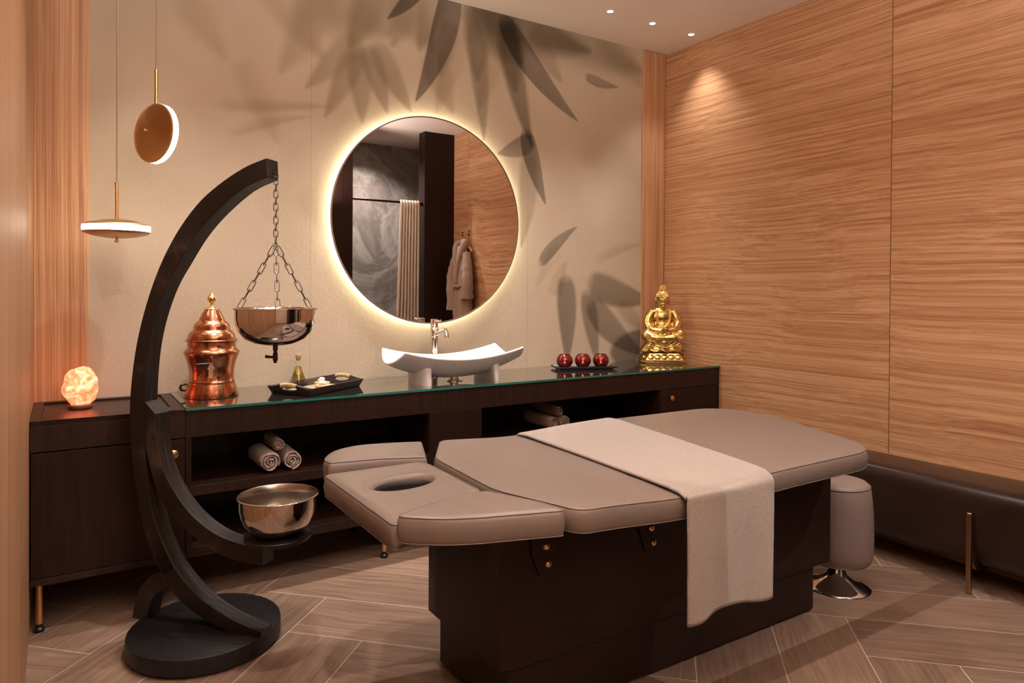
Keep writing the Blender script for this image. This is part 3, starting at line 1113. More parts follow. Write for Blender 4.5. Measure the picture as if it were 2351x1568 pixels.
# side brackets with domed brass bolts
for (bx, pts) in ((0, [(-2.39, .545), (-2.30, .545), (-2.30, .43), (-2.36, .43), (-2.39, .50)]), (1, [(-2.02, .56), (-1.89, .56), (-1.89, .42), (-1.945, .42), (-1.975, .50), (-2.02, .525)])):
    br = MB().prism([(x - TX, z) for x, z in pts], -1.893 - TY, -1.886 - TY, lambda p, q, a: (p, a, q)).build('bracket', M['table_base'], t, smooth=0, bevel=.001)
    for (x, z) in (((-2.340, .516), (-2.333, .464)) if bx == 0 else ((-1.924, .495), (-1.914, .446))):
        MB().lathe([(.0115, 0), (.0115, .002), (.0100, .006), (.006, .0090), (0, .010)], 24, M=RX, c=(x - TX, -1.893 - TY, z)).build('bolt', M['brass'], br, smooth=60)
MB().box(-2.30 - TX, -1.90 - TX, -1.9 - TY, -1.887 - TY, .565, .605).build('lever_rail', M['black'], t, bevel=.002)


# towel runner across the table
def towel_fn(u, v):
    # u across the width (0 = head side), v along from the far edge to the hanging hem
    path = [(-1.222, .668), (-1.214, .690), (-1.232, .7075), (-1.30, .7135), (-1.65, .7150), (-1.95, .7140), (-2.09, .7130), (-2.140, .7090), (-2.165, .6980), (-2.176, .678), (-2.178, .60), (-2.180, .35)]
    ls = [0]
    for a_, b_ in zip(path[:-1], path[1:]):
        ls.append(ls[-1] + math.hypot(b_[0] - a_[0], b_[1] - a_[1]))
    d_ = v * ls[-1]
    j = 0
    while j < len(ls) - 2 and ls[j + 1] < d_: j += 1
    s = (d_ - ls[j]) / (ls[j + 1] - ls[j])
    y = path[j][0] * (1 - s) + path[j + 1][0] * s
    z = path[j][1] * (1 - s) + path[j + 1][1] * s
    t_ = v
    xl = -2.005 - .072 * t_
    xr = -1.525 - .150 * min(1, t_ / .68) - .05 * max(0, t_ - .68) / .32
    hang = max(0, (.66 - z) / .32) if y < -2 else 0
    x = xl * (1 - u) + xr * u
    z += dip(x) * (1 if y > -2.17 else 0) + .004 * math.sin(u * 5 + 1) * (1 - hang) * .4
    y -= .010 * hang * (1 + math.sin(u * 7.5 + .6)) + .004 * hang * math.sin(u * 15)
    if v > .97: z += -.007 * math.cos(u * 7) - .006
    # rolled edges
    if u < .015 or u > .985: z -= .003 * (1 - hang)
    return (x, y, z)


o = MB().grid(towel_fn, 50, 130).build('towel_runner', M['towel'], solid=.007, smooth=180)
tag(o, 'beige towel runner laid across the massage table and hanging over its near side', 'towel')

# ------------------------------------------------------------------ stool
t = thing('upholstered_stool', 'round taupe leather stool on a chrome trumpet base beyond the massage table', 'stool', (-.732, -1.782, 0))
MB().lathe([(0, 0), (.134, 0), (.136, .002), (.134, .005), (.11, .012), (.07, .028), (.04, .055), (.030, .10), (.030, .13)], 96).build('base', M['chrome'], t, smooth=60)
MB().lathe([(0, .108), (.105, .108), (.125, .114), (.136, .128), (.142, .16), (.1435, .22), (.1415, .30), (.137, .37), (.131, .425), (.127, .436), (.124, .444), (.115, .452), (.08, .461), (0, .465)], 96).build('seat', M['stool_leather'], t, smooth=180)
MB().tube([(.1275 * math.cos(R(a)), .1275 * math.sin(R(a)), .4385) for a in range(0, 360, 5)], .0024, 6, closed=True).build('piping', M['taupe_pipe'], t, smooth=180)

# ------------------------------------------------------------------ bench along the right wall
t = thing('wall_bench', 'long dark brown leather bench with rounded front edge along the oak wall', 'bench', (-.17, -1.9, 0))
prof = [(.168, .105), (.06, .088), (-.06, .098), (-.105, .118), (-.128, .155), (-.140, .21), (-.146, .28), (-.146, .35), (-.142, .395), (-.130, .425), (-.108, .441), (-.07, .447), (.06, .446), (.155, .440), (.168, .434)]
prof = [(p.x, p.y) for p in spline([(a, b, 0) for a, b in prof], 4)]
MB().prism(prof, -1.24, 1.36, lambda p, q, a: (p, a, q)).build('cushion', M['brown_leather'], t, smooth=50)
for yy in (-.226, .95):
    lg = [(-.158, .0), (-.178, .0), (-.178, .336), (-.174, .341), (-.160, .341), (-.156, .336)]
    hull = MB()
    hull.prism([(p, q) for p, q in lg], yy - .0095, yy + .0095, lambda p, q, a: (p, a, q))
    hull.build('leg', M['bronze'], t, bevel=.004, smooth=30)
    cur = spline([(-.158, .19, 0), (-.148, .14, 0), (-.125, .108, 0), (-.09, .092, 0), (.0, .083, 0), (.12, .09, 0)], 5)
    cur = [(p.x, p.y) for p in cur]
    cur2 = [(x - .002, z - .008) for x, z in cur][::-1]
    MB().prism(cur + cur2, yy - .010, yy + .010, lambda p, q, a: (p, a, q)).build('support_strap', M['bronze'], t, smooth=50)

# ------------------------------------------------------------------ salt lamp
def crystal_mesh(r, seed, sub=4, amp=.12, facets=8):
    bm = bmesh.new()
    bmesh.ops.create_icosphere(bm, subdivisions=sub, radius=1)
    rnd = random.Random(seed)
    pl = []
    for i in range(facets):
        v = Vector((rnd.gauss(0, 1), rnd.gauss(0, 1), rnd.gauss(0, 1))).normalized()
        pl.append((v, rnd.uniform(.74, .92)))
    for v in bm.verts:
        p = v.co.copy()
        for (nn, d_) in pl:
            e = p.dot(nn) - d_
            if e > 0: p -= nn * e * .85
        p *= 1 + amp * (noise.noise(p * 2.2 + Vector((seed, 0, 0)))) + amp * .3 * noise.noise(p * 6)
        v.co = Vector((p.x * r[0], p.y * r[1], p.z * r[2]))
    mb = MB()
    bm.verts.ensure_lookup_table()
    mb.add([v.co for v in bm.verts], [[q.index for q in f.verts] for f in bm.faces])
    bm.free()
    return mb


t = thing('salt_lamp', 'glowing pink salt crystal lamp on a wooden base on the left cabinet', 'lamp', (-3.458, -.205, .767))
MB().lathe([(.038, 0), (.043, .003), (.043, .012), (.038, .016), (0, .016)], 40).build('base', M['salt_base'], t)
c = crystal_mesh((.063, .056, .082), 3)
c.build('crystal', M['salt'], t, smooth=50, loc=(0, 0, .088))
# ------------------------------------------------------------------ copper samovar
t = thing('copper_urn', 'hammered copper water urn with stepped lid and gold finial on the glass top', 'urn', (-2.965, -.225, CT))
zz = lambda z: z - .781
MB().lathe([(r, zz(z)) for r, z in [(0, .781), (.111, .781), (.1115, .786), (.1065, .811), (.0965, .840), (.0945, .846), (.0960, .850), (.0925, .855), (.0915, .880), (.0935, .905), (.098, .927), (.109, .960), (.1135, .972), (.1135, .978), (.110, .984), (.103, .990), (.0985, .996), (.099, 1.014), (.1005, 1.024)]],
           128).build('body', M['copper'], t, smooth=50)
MB().lathe([(r, zz(z)) for r, z in [(.100, 1.022), (.106, 1.024), (.1075, 1.028), (.106, 1.032), (.100, 1.033)]], 96, cap=False).build('rim', M['copper'], t, smooth=60)
MB().lathe([(r, zz(z)) for r, z in [(.098, 1.030), (.0985, 1.040), (.095, 1.053), (.0865, 1.066), (.077, 1.073), (.0745, 1.077), (.0755, 1.086), (.072, 1.097), (.064, 1.107), (.055, 1.113), (.0535, 1.118), (.047, 1.133), (.037, 1.151), (.030, 1.162), (.0285, 1.166), (0, 1.166)]],
           96).build('lid', M['copper'], t, smooth=50)
MB().lathe([(.1125, 0), (.1125, .0022), (.108, .003)], 96).build('foot_ring', M['black'], t, smooth=0)
fl = MB()
def scal(u, v):
    a = 2 * math.pi * u
    r_ = .024 + (.006 * v) * (1 + .25 * math.cos(14 * a))
    return (r_ * math.cos(a), r_ * math.sin(a), zz(1.168) - .004 * v * v)
fl.grid(scal, 112, 6, cu=True)
fl.build('rosette', M['gold'], t, solid=.003, smooth=60)
MB().lathe([(r, zz(z)) for r, z in [(.024, 1.165), (.020, 1.172), (.008, 1.176), (.0055, 1.182), (.008, 1.186), (.0055, 1.189), (.010, 1.194), (.0175, 1.202), (.0195, 1.210), (.0165, 1.220), (.009, 1.229), (.003, 1.237), (0, 1.239)]],
           40).build('finial', M['gold'], t, smooth=60)
tp = MB()
cd = Vector((-.19, -.98, 0)).normalized()   # tap faces the room
sr = Vector((.98, -.19, 0)).normalized()
z_ = .130
P0 = cd * .0915 + Vector((0, 0, z_))
tp.tube([P0 - cd * .01, P0 + cd * .004, P0 + cd * .006, P0 + cd * .012], [.013, .015, .015, .009], 24)
tp.tube([P0 + cd * .010, P0 + cd * .045], [.007, .007], 20)
tp.tube([P0 + cd * .045 + Vector((0, 0, .018)), P0 + cd * .045 + Vector((0, 0, -.008)), P0 + cd * .048 + Vector((0, 0, -.022)), P0 + cd * .050 + Vector((0, 0, -.034))], [.0075, .0085, .009, .0095], 20)
tp.build('tap', M['chrome'], t, smooth=50)
hv = MB()
Hb = P0 + cd * .045 + Vector((0, 0, .018))
hv.tube([Hb, Hb + Vector((0, 0, .012))], [.006, .006], 16)
hv.build('tap_stem', M['chrome'], t)
MB().tube([Hb + Vector((0, 0, .007)), Hb - sr * .018 + Vector((0, 0, .008)), Hb - sr * .055 + Vector((0, 0, .006))], [.0035, .0045, .0058], 16).build('tap_lever', M['black'], t, smooth=40)
for sgn in (-1,):
    hp = [(sgn * .096, .03, .055), (sgn * .118, .03, .052), (sgn * .122, .03, .040), (sgn * .116, .03, .030), (sgn * .103, .03, .028)]
    MB().tube(spline(hp, 4), .0045, 10).build('side_handle', M['dark_bronze'], t, smooth=60)

# ------------------------------------------------------------------ tray with oil bottle, slices and crystals
ta = R(34)
t = thing('serving_tray', 'dark rectangular serving tray with rattan-wrapped handles on the glass counter', 'tray', (-2.508, -.268, CT + .0012), ta)
hx, hy = .185, .115
b = MB()
b.box(-hx + .02, hx - .02, -hy + .012, hy - .012, .0, .008)
b.build('tray_floor', M['tray_wood'], t, bevel=.001)


def tray_side(y0, sg):
    m_ = MB()
    pts = [(y0 * 1.0, .0), (y0 * 1.0 + sg * .016, .030), (y0 * 1.0 + sg * .024, .030), (y0 * 1.0 + sg * .010, .0)]
    return m_, pts


for sg in (-1, 1):
    y0 = sg * (hy - .018)
    prof_ = [(y0, 0), (y0 + sg * .018, .034), (y0 + sg * .027, .034), (y0 + sg * .012, 0)]
    MB().prism(prof_, -hx, hx, lambda p, q, a: (a * (1 + .0 * q), p, q)).build('side_wall', M['tray_wood'], t, bevel=.002)
for sg in (-1, 1):
    # end wall with raised arched handle and oval cut-out, built as a bent plate
    outl = []
    for i in range(41):
        s = -1 + 2 * i / 40
        y = s * (hy + .008)
        z = .034 + .018 * max(0, math.cos(s * math.pi * .9 * .5 / .5 * .55)) ** 2 * (1 if abs(s) < .9 else 0)
        outl.append((y, z))
    cut = [(.042 * math.cos(R(a)), .030 + .011 * math.sin(R(a))) for a in range(0, 360, 15)]
    # plate as a bridge between outline halves: build with bmesh triangulation
    bm = bmesh.new()
    ov = [bm.verts.new((y, z, 0)) for y, z in [(-hy + .006, 0.0)] + outl + [(hy - .006, 0.0)]]
    cv = [bm.verts.new((y, z, 0)) for y, z in cut]
    es = [bm.edges.new((ov[i], ov[(i + 1) % len(ov)])) for i in range(len(ov))] + [bm.edges.new((cv[i], cv[(i + 1) % len(cv)])) for i in range(len(cv))]
    bmesh.ops.triangle_fill(bm, use_beauty=True, edges=es)
    bm.verts.ensure_lookup_table()
    bm.verts.index_update()
    x0 = sg * (hx - .012)
    pv = [(x0 + sg * v.co.y * .55, v.co.x, v.co.y) for v in bm.verts]
    pf = [[q.index for q in f.verts] for f in bm.faces]
    bm.free()
    ew = MB().add(pv, pf).build('end_wall', M['tray_wood'], t, solid=.009, smooth=0)
    wr_ = MB()
    for i in range(17):
        s = (-.34 + .68 * i / 16)
        y = s * (hy + .008)
        z = .034 + .018 * max(0, math.cos(s * math.pi * .55)) ** 2
        c_ = Vector((x0 + sg * (z - .004) * .55, y, z - .006))
        ring_ = [c_ + Vector((.0078 * math.cos(R(a)), 0, .0085 * math.sin(R(a)))) for a in range(0, 360, 40)]
        wr_.tube(ring_, .0017, 6, closed=True)
    wr_.build('rattan_wrap', M['rattan'], ew, smooth=180)
MB().box(-.13, .13, -.078, .078, .008, .0095).build('woven_mat', M['woven'], t)

t = thing('oil_bottle', 'small glass cruet of golden oil with cork stopper, standing on the tray', 'bottle', (-2.563, -.145, CT + .0118))
prof = [(0, .0005), (.040, .0005), (.0425, .004), (.041, .012), (.030, .045), (.0185, .078), (.0145, .095), (.0135, .125), (.0145, .130), (.0165, .132), (.0165, .136), (.0125, .136)]
inn = [(.0115, .130), (.0115, .096), (.0155, .079), (.027, .046), (.037, .014), (.037, .008), (0, .006)]
gb = MB().lathe(prof + inn, 64, cap=False).build('glass_body', M['glass'], t, smooth=60)
MB().lathe([(0, .0062), (.0368, .0082), (.0368, .0140), (.0268, .046), (.0153, .079), (.0125, .090), (0, .090)], 64, cap=False).build('oil', M['oil'], t, smooth=60)
MB().lathe([(.0095, .118), (.0112, .130), (.0125, .147), (.0115, .149), (0, .149)], 32).build('cork', M['cork'], t, smooth=50)
hr = Vector((-.84, .54, 0))
hp = [hr * .0135 + Vector((0, 0, .108)), hr * .030 + Vector((0, 0, .113)), hr * .043 + Vector((0, 0, .100)), hr * .043 + Vector((0, 0, .075)), hr * .034 + Vector((0, 0, .050)), hr * .028 + Vector((0, 0, .046))]
MB().tube(spline(hp, 5), .003, 10).build('handle', M['glass'], t, smooth=180)

for i, (x, y, lab, labc) in enumerate(((-2.452, -.165, 'round wooden slice on the tray, the farther of two', 'small clear crystal on the farther wooden slice'),
                                       (-2.478, -.262, 'round wooden slice on the tray, the nearer of two', 'small clear crystal on the nearer wooden slice'))):
    z0 = CT + .0118
    o = MB().lathe([(.035, 0), (.037, .002), (.037, .007), (.036, .009), (0, .009)], 40).build('wooden_slice', M['wood_slice'], loc=(x, y, z0))
    tag(o, lab, 'coaster', 'wooden slices on the tray')
    rx_ = (.019, .014, .013) if i == 0 else (.021, .013, .011)
    c = crystal_mesh(rx_, 11 + i, 3, .2, 9)
    o = c.build('crystal_stone', M['crystal'], smooth=20, loc=(x - .003, y, z0 + .009 + rx_[2] * .80))
    tag(o, labc, 'crystal', 'crystals on the wooden slices')

# ------------------------------------------------------------------ basin and faucet
BX, BY = -1.805, -.312
t = thing('vessel_basin', 'white ceramic boat-shaped basin on two curved feet on the glass counter', 'sink', (BX, BY, CT))


def basin_z(u, v):
    a = abs(v) ** 2.1
    return .026 + .085 * abs(u) ** 2.0 + a * (.101 - .038 * u * u)


def basin_xy(u, v):
    x = u * (.338 + .036 * (1 - v * v))
    y = v * (.150 - .004 * u * u)
    return x, y


def bas(iu, iv):
    u = -1 + 2 * iu
    v = -1 + 2 * iv
    x, y = basin_xy(u, v)
    return (x, y, basin_z(u, v))


o = MB().grid(bas, 72, 40).build('bowl', M['ceramic'], t, smooth=180, solid=.013)
o.modifiers[0].offset = 0
q = o.modifiers.new('b', 'BEVEL')
q.width = .005
q.segments = 3
q.limit_method = 'ANGLE'
q.angle_limit = R(50)
for sg in (-1, 1):
    def foot(iu, iv, sg=sg):
        # closed band round the foot footprint, flaring up to the bowl
        a = iu * 2 * math.pi
        cx, cy = math.cos(a), math.sin(a)
        px = (abs(cx) ** .55) * (1 if cx > 0 else -1)
        py = (abs(cy) ** .55) * (1 if cy > 0 else -1)
        w_ = .018 + .010 * iv
        y = py * (.118 - .012 * iv)
        x = sg * (.213 - .020 * (py * py)) + px * w_
        u = x / (.338 + .036)
        top_ = basin_z(u, y / .15) - .001
        return (x, y, iv * top_)
    MB().grid(foot, 60, 8, cu=True).build('foot', M['ceramic'], t, smooth=60)
MB().lathe([(.048, 0), (.048, .003), (.030, .006), (.024, .010), (.024, .026)], 40).build('drain', M['chrome'], t, smooth=40)
MB().lathe([(.0, .0), (.021, .0), (.022, .003), (.0, .004)], 32, c=(0, 0, .0325)).build('drain_cover', M['chrome'], t, smooth=40)

t = thing('basin_faucet', 'tall chrome single-lever faucet behind the white basin', 'faucet', (-1.826, -.125, CT))
MB().lathe([(.026, 0), (.026, .006), (.021, .009), (.021, .212), (.0225, .214), (.0225, .216), (.0215, .218), (.0215, .268), (.0225, .270), (.0225, .272), (.0215, .274), (.0215, .312), (.018, .315), (0, .316)], 48).build('body', M['chrome'], t, smooth=35)
MB().tube([(0, -.005, .232), (0, -.045, .240), (0, -.110, .258), (0, -.128, .258), (0, -.138, .249), (0, -.142, .232), (0, -.143, .222)],
          [.0135, .0135, .0125, .0125, .0130, .0135, .0135], 24).build('spout', M['chrome'], t, smooth=50)
MB().tube([(.0, -.015, .302), (.0, -.035, .303), (.0, -.065, .306), (.0, -.074, .309)], [.007, .0055, .0050, .0058], 16).build('lever', M['chrome'], t, smooth=50)

# ------------------------------------------------------------------ candle tray
ca = math.atan2(-.088, .216)
t0 = (-.868, -.222)
o = MB()
o.box(-.165, .165, -.052, .052, 0, .010)
o.add([], [])
t = thing('candle_tray', 'narrow black tray holding three red candle glasses', 'tray', (t0[0], t0[1], CT), ca)
o.build('tray_base', M['tray_wood'], t, bevel=.0015)
rimm = MB()
for sg in (-1, 1):
    rimm.prism([(sg * .055, .010), (sg * .066, .019), (sg * .070, .019), (sg * .066, .010)], -.190, .190, lambda p, q, a: (a, p, q))
    rimm.prism([(sg * .168, .010), (sg * .186, .019), (sg * .190, .019), (sg * .186, .010)], -.070, .070, lambda p, q, a: (p, a, q))
rimm.box(-.186, .186, -.066, .066, .009, .012)
rimm.build('rim', M['tray_wood'], t, smooth=0, bevel=.001)
cax, cay = math.cos(ca), math.sin(ca)
labs = ['red metallic glass candle holder, leftmost on the black tray', 'red metallic glass candle holder, middle of three on the black tray', 'red metallic glass candle holder on the tray, nearest the golden statue']
for i in range(3):
    s = (-1 + i) * .113 - .010
    x, y = t0[0] + cax * s, t0[1] + cay * s
    tc_ = thing('candle_holder', labs[i], 'candle holder', (x, y, CT + .0122), 0, 'candle holders on the black tray')
    prof = [(0, 0), (.028, 0), (.040, .010), (.0485, .028), (.0495, .042), (.045, .058), (.035, .072), (.031, .076), (.0295, .0755), (.0335, .070), (.043, .057), (.0475, .042), (.0465, .028), (.038, .012), (.027, .003), (0, .003)]
    MB().lathe(prof, 64, cap=False).build('glass', M['red_glass'], tc_, smooth=60)
    cn = MB().lathe([(.018, .0035), (.018, .020), (0, .020)], 24).build('tealight', M['wax'], tc_)
    MB().ball((0, 0, .029), (.004, .004, .009), 12, 8).build('flame', M['flame'], cn, smooth=180)

# ------------------------------------------------------------------ golden statue
face = math.atan2(-.83, -.56)
t = thing('golden_statue', 'gold seated meditating figure on a lotus pedestal at the right end of the counter', 'statue', (-.178, -.178, CT), face + math.pi / 2)
t.scale = (1, 1, 1.03)
# local: -y to viewer, x to the right
ped = MB()


def oct_prof(zs):
    n = 8
    vs, fs = [], []
    for (ax_, ay_, z) in zs:
        for (px_, py_) in [(-1, -.55), (-.80, -1), (.80, -1), (1, -.55), (1, .55), (.80, 1), (-.80, 1), (-1, .55)]:
            vs.append((px_ * ax_, py_ * ay_, z))
    for j in range(len(zs) - 1):
        for i in range(n):
            k_ = (i + 1) % n
            fs.append((j * n + i, j * n + k_, (j + 1) * n + k_, (j + 1) * n + i))
    fs.append(tuple(range(n))[::-1])
    fs.append(tuple((len(zs) - 1) * n + i for i in range(n)))
    return vs, fs


ped.add(*oct_prof([(.150, .092, 0), (.153, .094, .004), (.153, .094, .020), (.148, .090, .026), (.122, .074, .058), (.118, .072, .064)]))
ped.build('plinth', M['gold'], t, bevel=.002, smooth=30)
for i in range(5):          # lotus petals standing on the slope
    MB().ball((-.088 + .044 * i, -.0855, .0415), (.0215, .006, .0165), 20, 12, Matrix.Rotation(R(-28), 3, 'X')).build('lotus_petal', M['gold'], t, smooth=180)
for sg in (-1, 1):
    for k_ in range(2):
        MB().ball((sg * .134, -.035 + .06 * k_, .041), (.007, .026, .0165), 16, 10, Matrix.Rotation(R(sg * -35), 3, 'Y')).build('lotus_petal', M['gold'], t, smooth=180)
dr = MB()


def drape(u, v):       # wavy cloth skirt over the seat
    a = -math.pi * 1.15 + u * math.pi * 1.3 + 0
    a = math.pi + math.pi * 0 + (u * 2 * math.pi)
    wv_ = .008 * math.sin(a * 11)
    rx_, ry_ = .100 + .045 * v, .060 + .034 * v
    rx_ += wv_ * v
    ry_ += wv_ * v * .7
    z = .142 - .066 * v ** .8 + .006 * math.cos(a * 11) * v
    return (rx_ * math.cos(a), ry_ * math.sin(a), z)


dr.grid(drape, 132, 12, cu=True)
dr.add([(.100 * math.cos(R(a)), .060 * math.sin(R(a)), .142) for a in range(0, 360, 10)], [tuple(range(36))])
dr.build('cloth_skirt', M['gold'], t, solid=.006, smooth=180)
fo = MB()
for k_ in range(4):       # swag folds at the front of the skirt
    fo.tube([((.020 + .014 * k_) * s, -.088 - .006 * k_ + .004 * abs(s), .128 - .009 * k_ + .012 * abs(s) ** 2) for s in [-1.6 + .2 * q for q in range(17)]], .0030, 8)
for sg in (-1, 1):
    for k_ in range(3):
        fo.tube([(sg * (.075 + .014 * k_), -.088 + .01 * k_, .125), (sg * (.085 + .012 * k_), -.096 + .012 * k_, .108), (sg * (.082 + .016 * k_), -.096 + .012 * k_, .090)], .0035, 8)
fo.build('skirt_folds', M['gold'], t, smooth=180)
bd = MB()
B_ = bd.ball
B_((0, 0, .165), (.105, .062, .034))
for sg in (-1, 1):     # crossed legs
    bd.tube(spline([(sg * .03, .015, .185), (sg * .075, -.012, .185), (sg * .108, -.040, .178), (sg * .095, -.062, .168), (sg * .05, -.080, .160), (-sg * .02, -.088, .158)], 5),
            [.034, .036, .038, .038, .039, .040, .040, .039, .038, .038, .038, .037, .036, .034, .033, .032, .031, .030, .028, .027, .026, .024, .022, .020, .018, .016][:26], 16)
B_((0, .008, .235), (.072, .046, .060))
B_((0, .004, .290), (.074, .044, .056))
B_((0, .008, .328), (.076, .036, .030))
bd.tube([(0, .006, .32), (0, .0, .380)], [.034, .029], 16)
for sg in (-1, 1):     # arms
    bd.tube(spline([(sg * .064, .004, .325), (sg * .088, -.002, .290), (sg * .098, -.012, .245), (sg * .078, -.046, .212), (sg * .034, -.070, .205), (sg * .002, -.076, .205)], 4),
            [.028, .029, .030, .031, .032, .032, .032, .032, .032, .031, .030, .028, .025, .022, .020, .018, .016, .015, .014, .013, .012][:21], 14)
    for k_ in range(4):    # fingers lying in the lap
        bd.tube([(sg * .016, -.078, .199 + .006 * k_), (sg * -.012, -.086 - .002 * k_, .200 + .006 * k_), (sg * -.024, -.082, .200 + .006 * k_)], [.0040, .0038, .003], 8)
# head
HZ = .402
B_((0, -.004, HZ), (.042, .043, .050), 28, 18)
B_((0, -.013, HZ - .026), (.033, .031, .026), 20, 12)
B_((0, -.0480, HZ - .004), (.0058, .009, .014), 12, 8)       # nose
B_((0, -.0490, HZ - .013), (.0085, .007, .0052), 12, 8)
B_((0, -.0430, HZ - .026), (.0125, .007, .0040), 12, 8)      # mouth
B_((0, -.0425, HZ - .0315), (.0098, .007, .0036), 12, 8)
B_((0, -.038, HZ - .043), (.012, .010, .008), 12, 8)
for sg in (-1, 1):
    B_((sg * .0165, -.0405, HZ + .001), (.0105, .0065, .0052), 12, 8)   # eyelids
    bd.tube([(sg * .005, -.0465, HZ + .011), (sg * .016, -.0455, HZ + .0165), (sg * .030, -.0355, HZ + .010)], .0024, 6)
    B_((sg * .0455, .004, HZ - .006), (.0058, .012, .026), 12, 10)   # long ears
    B_((sg * .045, .002, HZ - .030), (.0052, .007, .013), 10, 8)
bd.build('body', M['gold'], t, smooth=180, remesh=.0026)
cl = MB()
for j in range(10):
    z = HZ + .020 + .0072 * j
    if j < 6:
        r_ = .0475 * math.sqrt(max(.05, 1 - ((z - HZ) / .061) ** 2))
    else:
        r_ = .023 * math.sqrt(max(.03, 1 - ((j - 6) / 4.2) ** 2))
    n_ = max(5, int(2 * math.pi * r_ / .0082))
    for i in range(n_):
        a = 2 * math.pi * (i + .5 * (j % 2)) / n_
        cl.ball((r_ * math.cos(a), .002 + r_ * math.sin(a) * 1.0, z), .0048, 8, 6)
cl.ball((0, .002, HZ + .026), (.042, .042, .036), 24, 14)
cl.ball((0, .002, HZ + .066), (.022, .022, .024), 20, 12)
cl.ball((0, .002, HZ + .092), .005, 10, 8)
cl.build('hair_curls', M['gold'], t, smooth=180)
rb = MB()
for sg in (-1, 1):
    for k_ in range(3):     # robe borders over the shoulders to the lap
        o_ = .006 * k_
        rb.tube(spline([(sg * (.034 + o_), .020, .352 - o_ * .4), (sg * (.037 + o_), -.022, .335), (sg * (.036 + o_), -.037, .300), (sg * (.030 + o_), -.042, .265), (sg * .012, -.050 - o_ * .3, .240 - o_ * .8), (0, -.052 - o_ * .3, .236 - o_)], 4), .0026, 8)
    for k_ in range(6):     # concentric knee folds
        r1 = .010 + .0062 * k_
        arc = []
        for a in range(140, 410, 10):
            dx, dz = r1 * 1.15 * math.cos(R(a)), r1 * .85 * math.sin(R(a))
            arc.append((sg * (.082 + dx), -.050 - math.sqrt(max(.0004, .049 ** 2 - dx * dx - dz * dz)), .174 + dz))
        rb.tube(arc, .0026, 7)
    for k_ in range(5):     # sleeve pleats
        rb.tube([(sg * (.108 - .004 * k_), -.004 - .012 * k_, .268 - .004 * k_), (sg * (.114 - .008 * k_), -.014 - .012 * k_, .240), (sg * (.100 - .012 * k_), -.030 - .012 * k_, .208)], .0022, 7)
    rb.tube([(sg * .090, .006, .325), (sg * .104, -.010, .300), (sg * .112, -.012, .265)], .0022, 7)
rb.tube(spline([(-.030, -.050, .232), (0, -.058, .226), (.030, -.050, .232)], 4), .004, 8)
rb.tube(spline([(-.036, -.048, .224), (0, -.060, .216), (.036, -.048, .224)], 4), .004, 8)
for k_ in range(4):       # sash falling between the knees
    rb.ball((0.002 * (-1) ** k_, -.090 - .003 * k_, .180 - .015 * k_), (.014 + .002 * k_, .007, .009), 14, 8)
rb.build('robe', M['gold'], t, smooth=180)


# ------------------------------------------------------------------ towel rolls on the shelves
def towel_roll(x, y, z, r, L, label, group, seed, turns=3.2, yaw=0):
    """spiral-wound towel, open face towards -y"""
    rnd = random.Random(seed)
    th = r / (turns + .55)
    a0 = rnd.uniform(0, 6.28)
    N = int(turns * 26)
    cen = []
    for i in range(N + 1):
        ph = i / N * turns * 2 * math.pi
        rr_ = th * .30 + (r - th * .5 - th * .30) * (ph / (turns * 2 * math.pi))
        wob = 1 + .035 * math.sin(3 * ph + seed)
        a = a0 - ph
        cen.append(Vector((rr_ * wob * math.cos(a), rr_ * wob * math.sin(a))))
    hw = th * .44
    outp, inp = [], []
    for i in range(N + 1):
        tt = (cen[min(i + 1, N)] - cen[max(i - 1, 0)]).normalized()
        nn = Vector((-tt.y, tt.x))
        outp.append(cen[i] + nn * hw)
        inp.append(cen[i] - nn * hw)
    prof_ = [(outp[0] + inp[0]) / 2 - (cen[1] - cen[0]).normalized() * hw] + outp + [(outp[-1] + inp[-1]) / 2 + (cen[-1] - cen[-2]).normalized() * hw * .8] + inp[::-1]
    cs = sum((p for p in prof_), Vector((0, 0))) / len(prof_)
    rows = 15
    vs, fs = [], []
    n_ = len(prof_)
    mid = [None] * n_
    for j in range(rows):
        f_ = j / (rows - 1)
        y_ = f_ * L
        for k_, p in enumerate(prof_):
            w1 = .0018 * noise.noise(Vector((p.x * 70, y_ * 30, p.y * 70 + seed)))
            ee = 1.0
            if j == 0:     # round the lips of the windings at the face
                if 1 <= k_ <= N + 1: q_ = cen[k_ - 1]
                elif k_ >= N + 3: q_ = cen[2 * N + 3 - k_] if 0 <= 2 * N + 3 - k_ <= N else p
                else: q_ = p
                p = p.lerp(q_, .45)
                y2 = y_ - .000
            else:
                y2 = y_ + (.004 if j == 1 else 0)
            vs.append((p.x * ee + w1, y2 + .002 * math.sin(k_ * .6), p.y * ee + w1))
    for j in range(rows - 1):
        for k_ in range(n_):
            q_ = (k_ + 1) % n_
            fs.append((j * n_ + k_, j * n_ + q_, (j + 1) * n_ + q_, (j + 1) * n_ + k_))
    # face strips
    for j, rev in ((0, False), (rows - 1, True)):
        for i in range(N):
            a_, b_ = 1 + i, 2 + i
            c_, d_ = n_ - 1 - i, n_ - 2 - i
            fs.append((j * n_ + a_, j * n_ + b_, j * n_ + d_, j * n_ + c_))
    o = MB().add(vs, fs).build('rolled_towel', M['towel_roll'], smooth=70, loc=(x, y, z), rot=(0, 0, yaw))
    tag(o, label, 'towel', group)
    return o


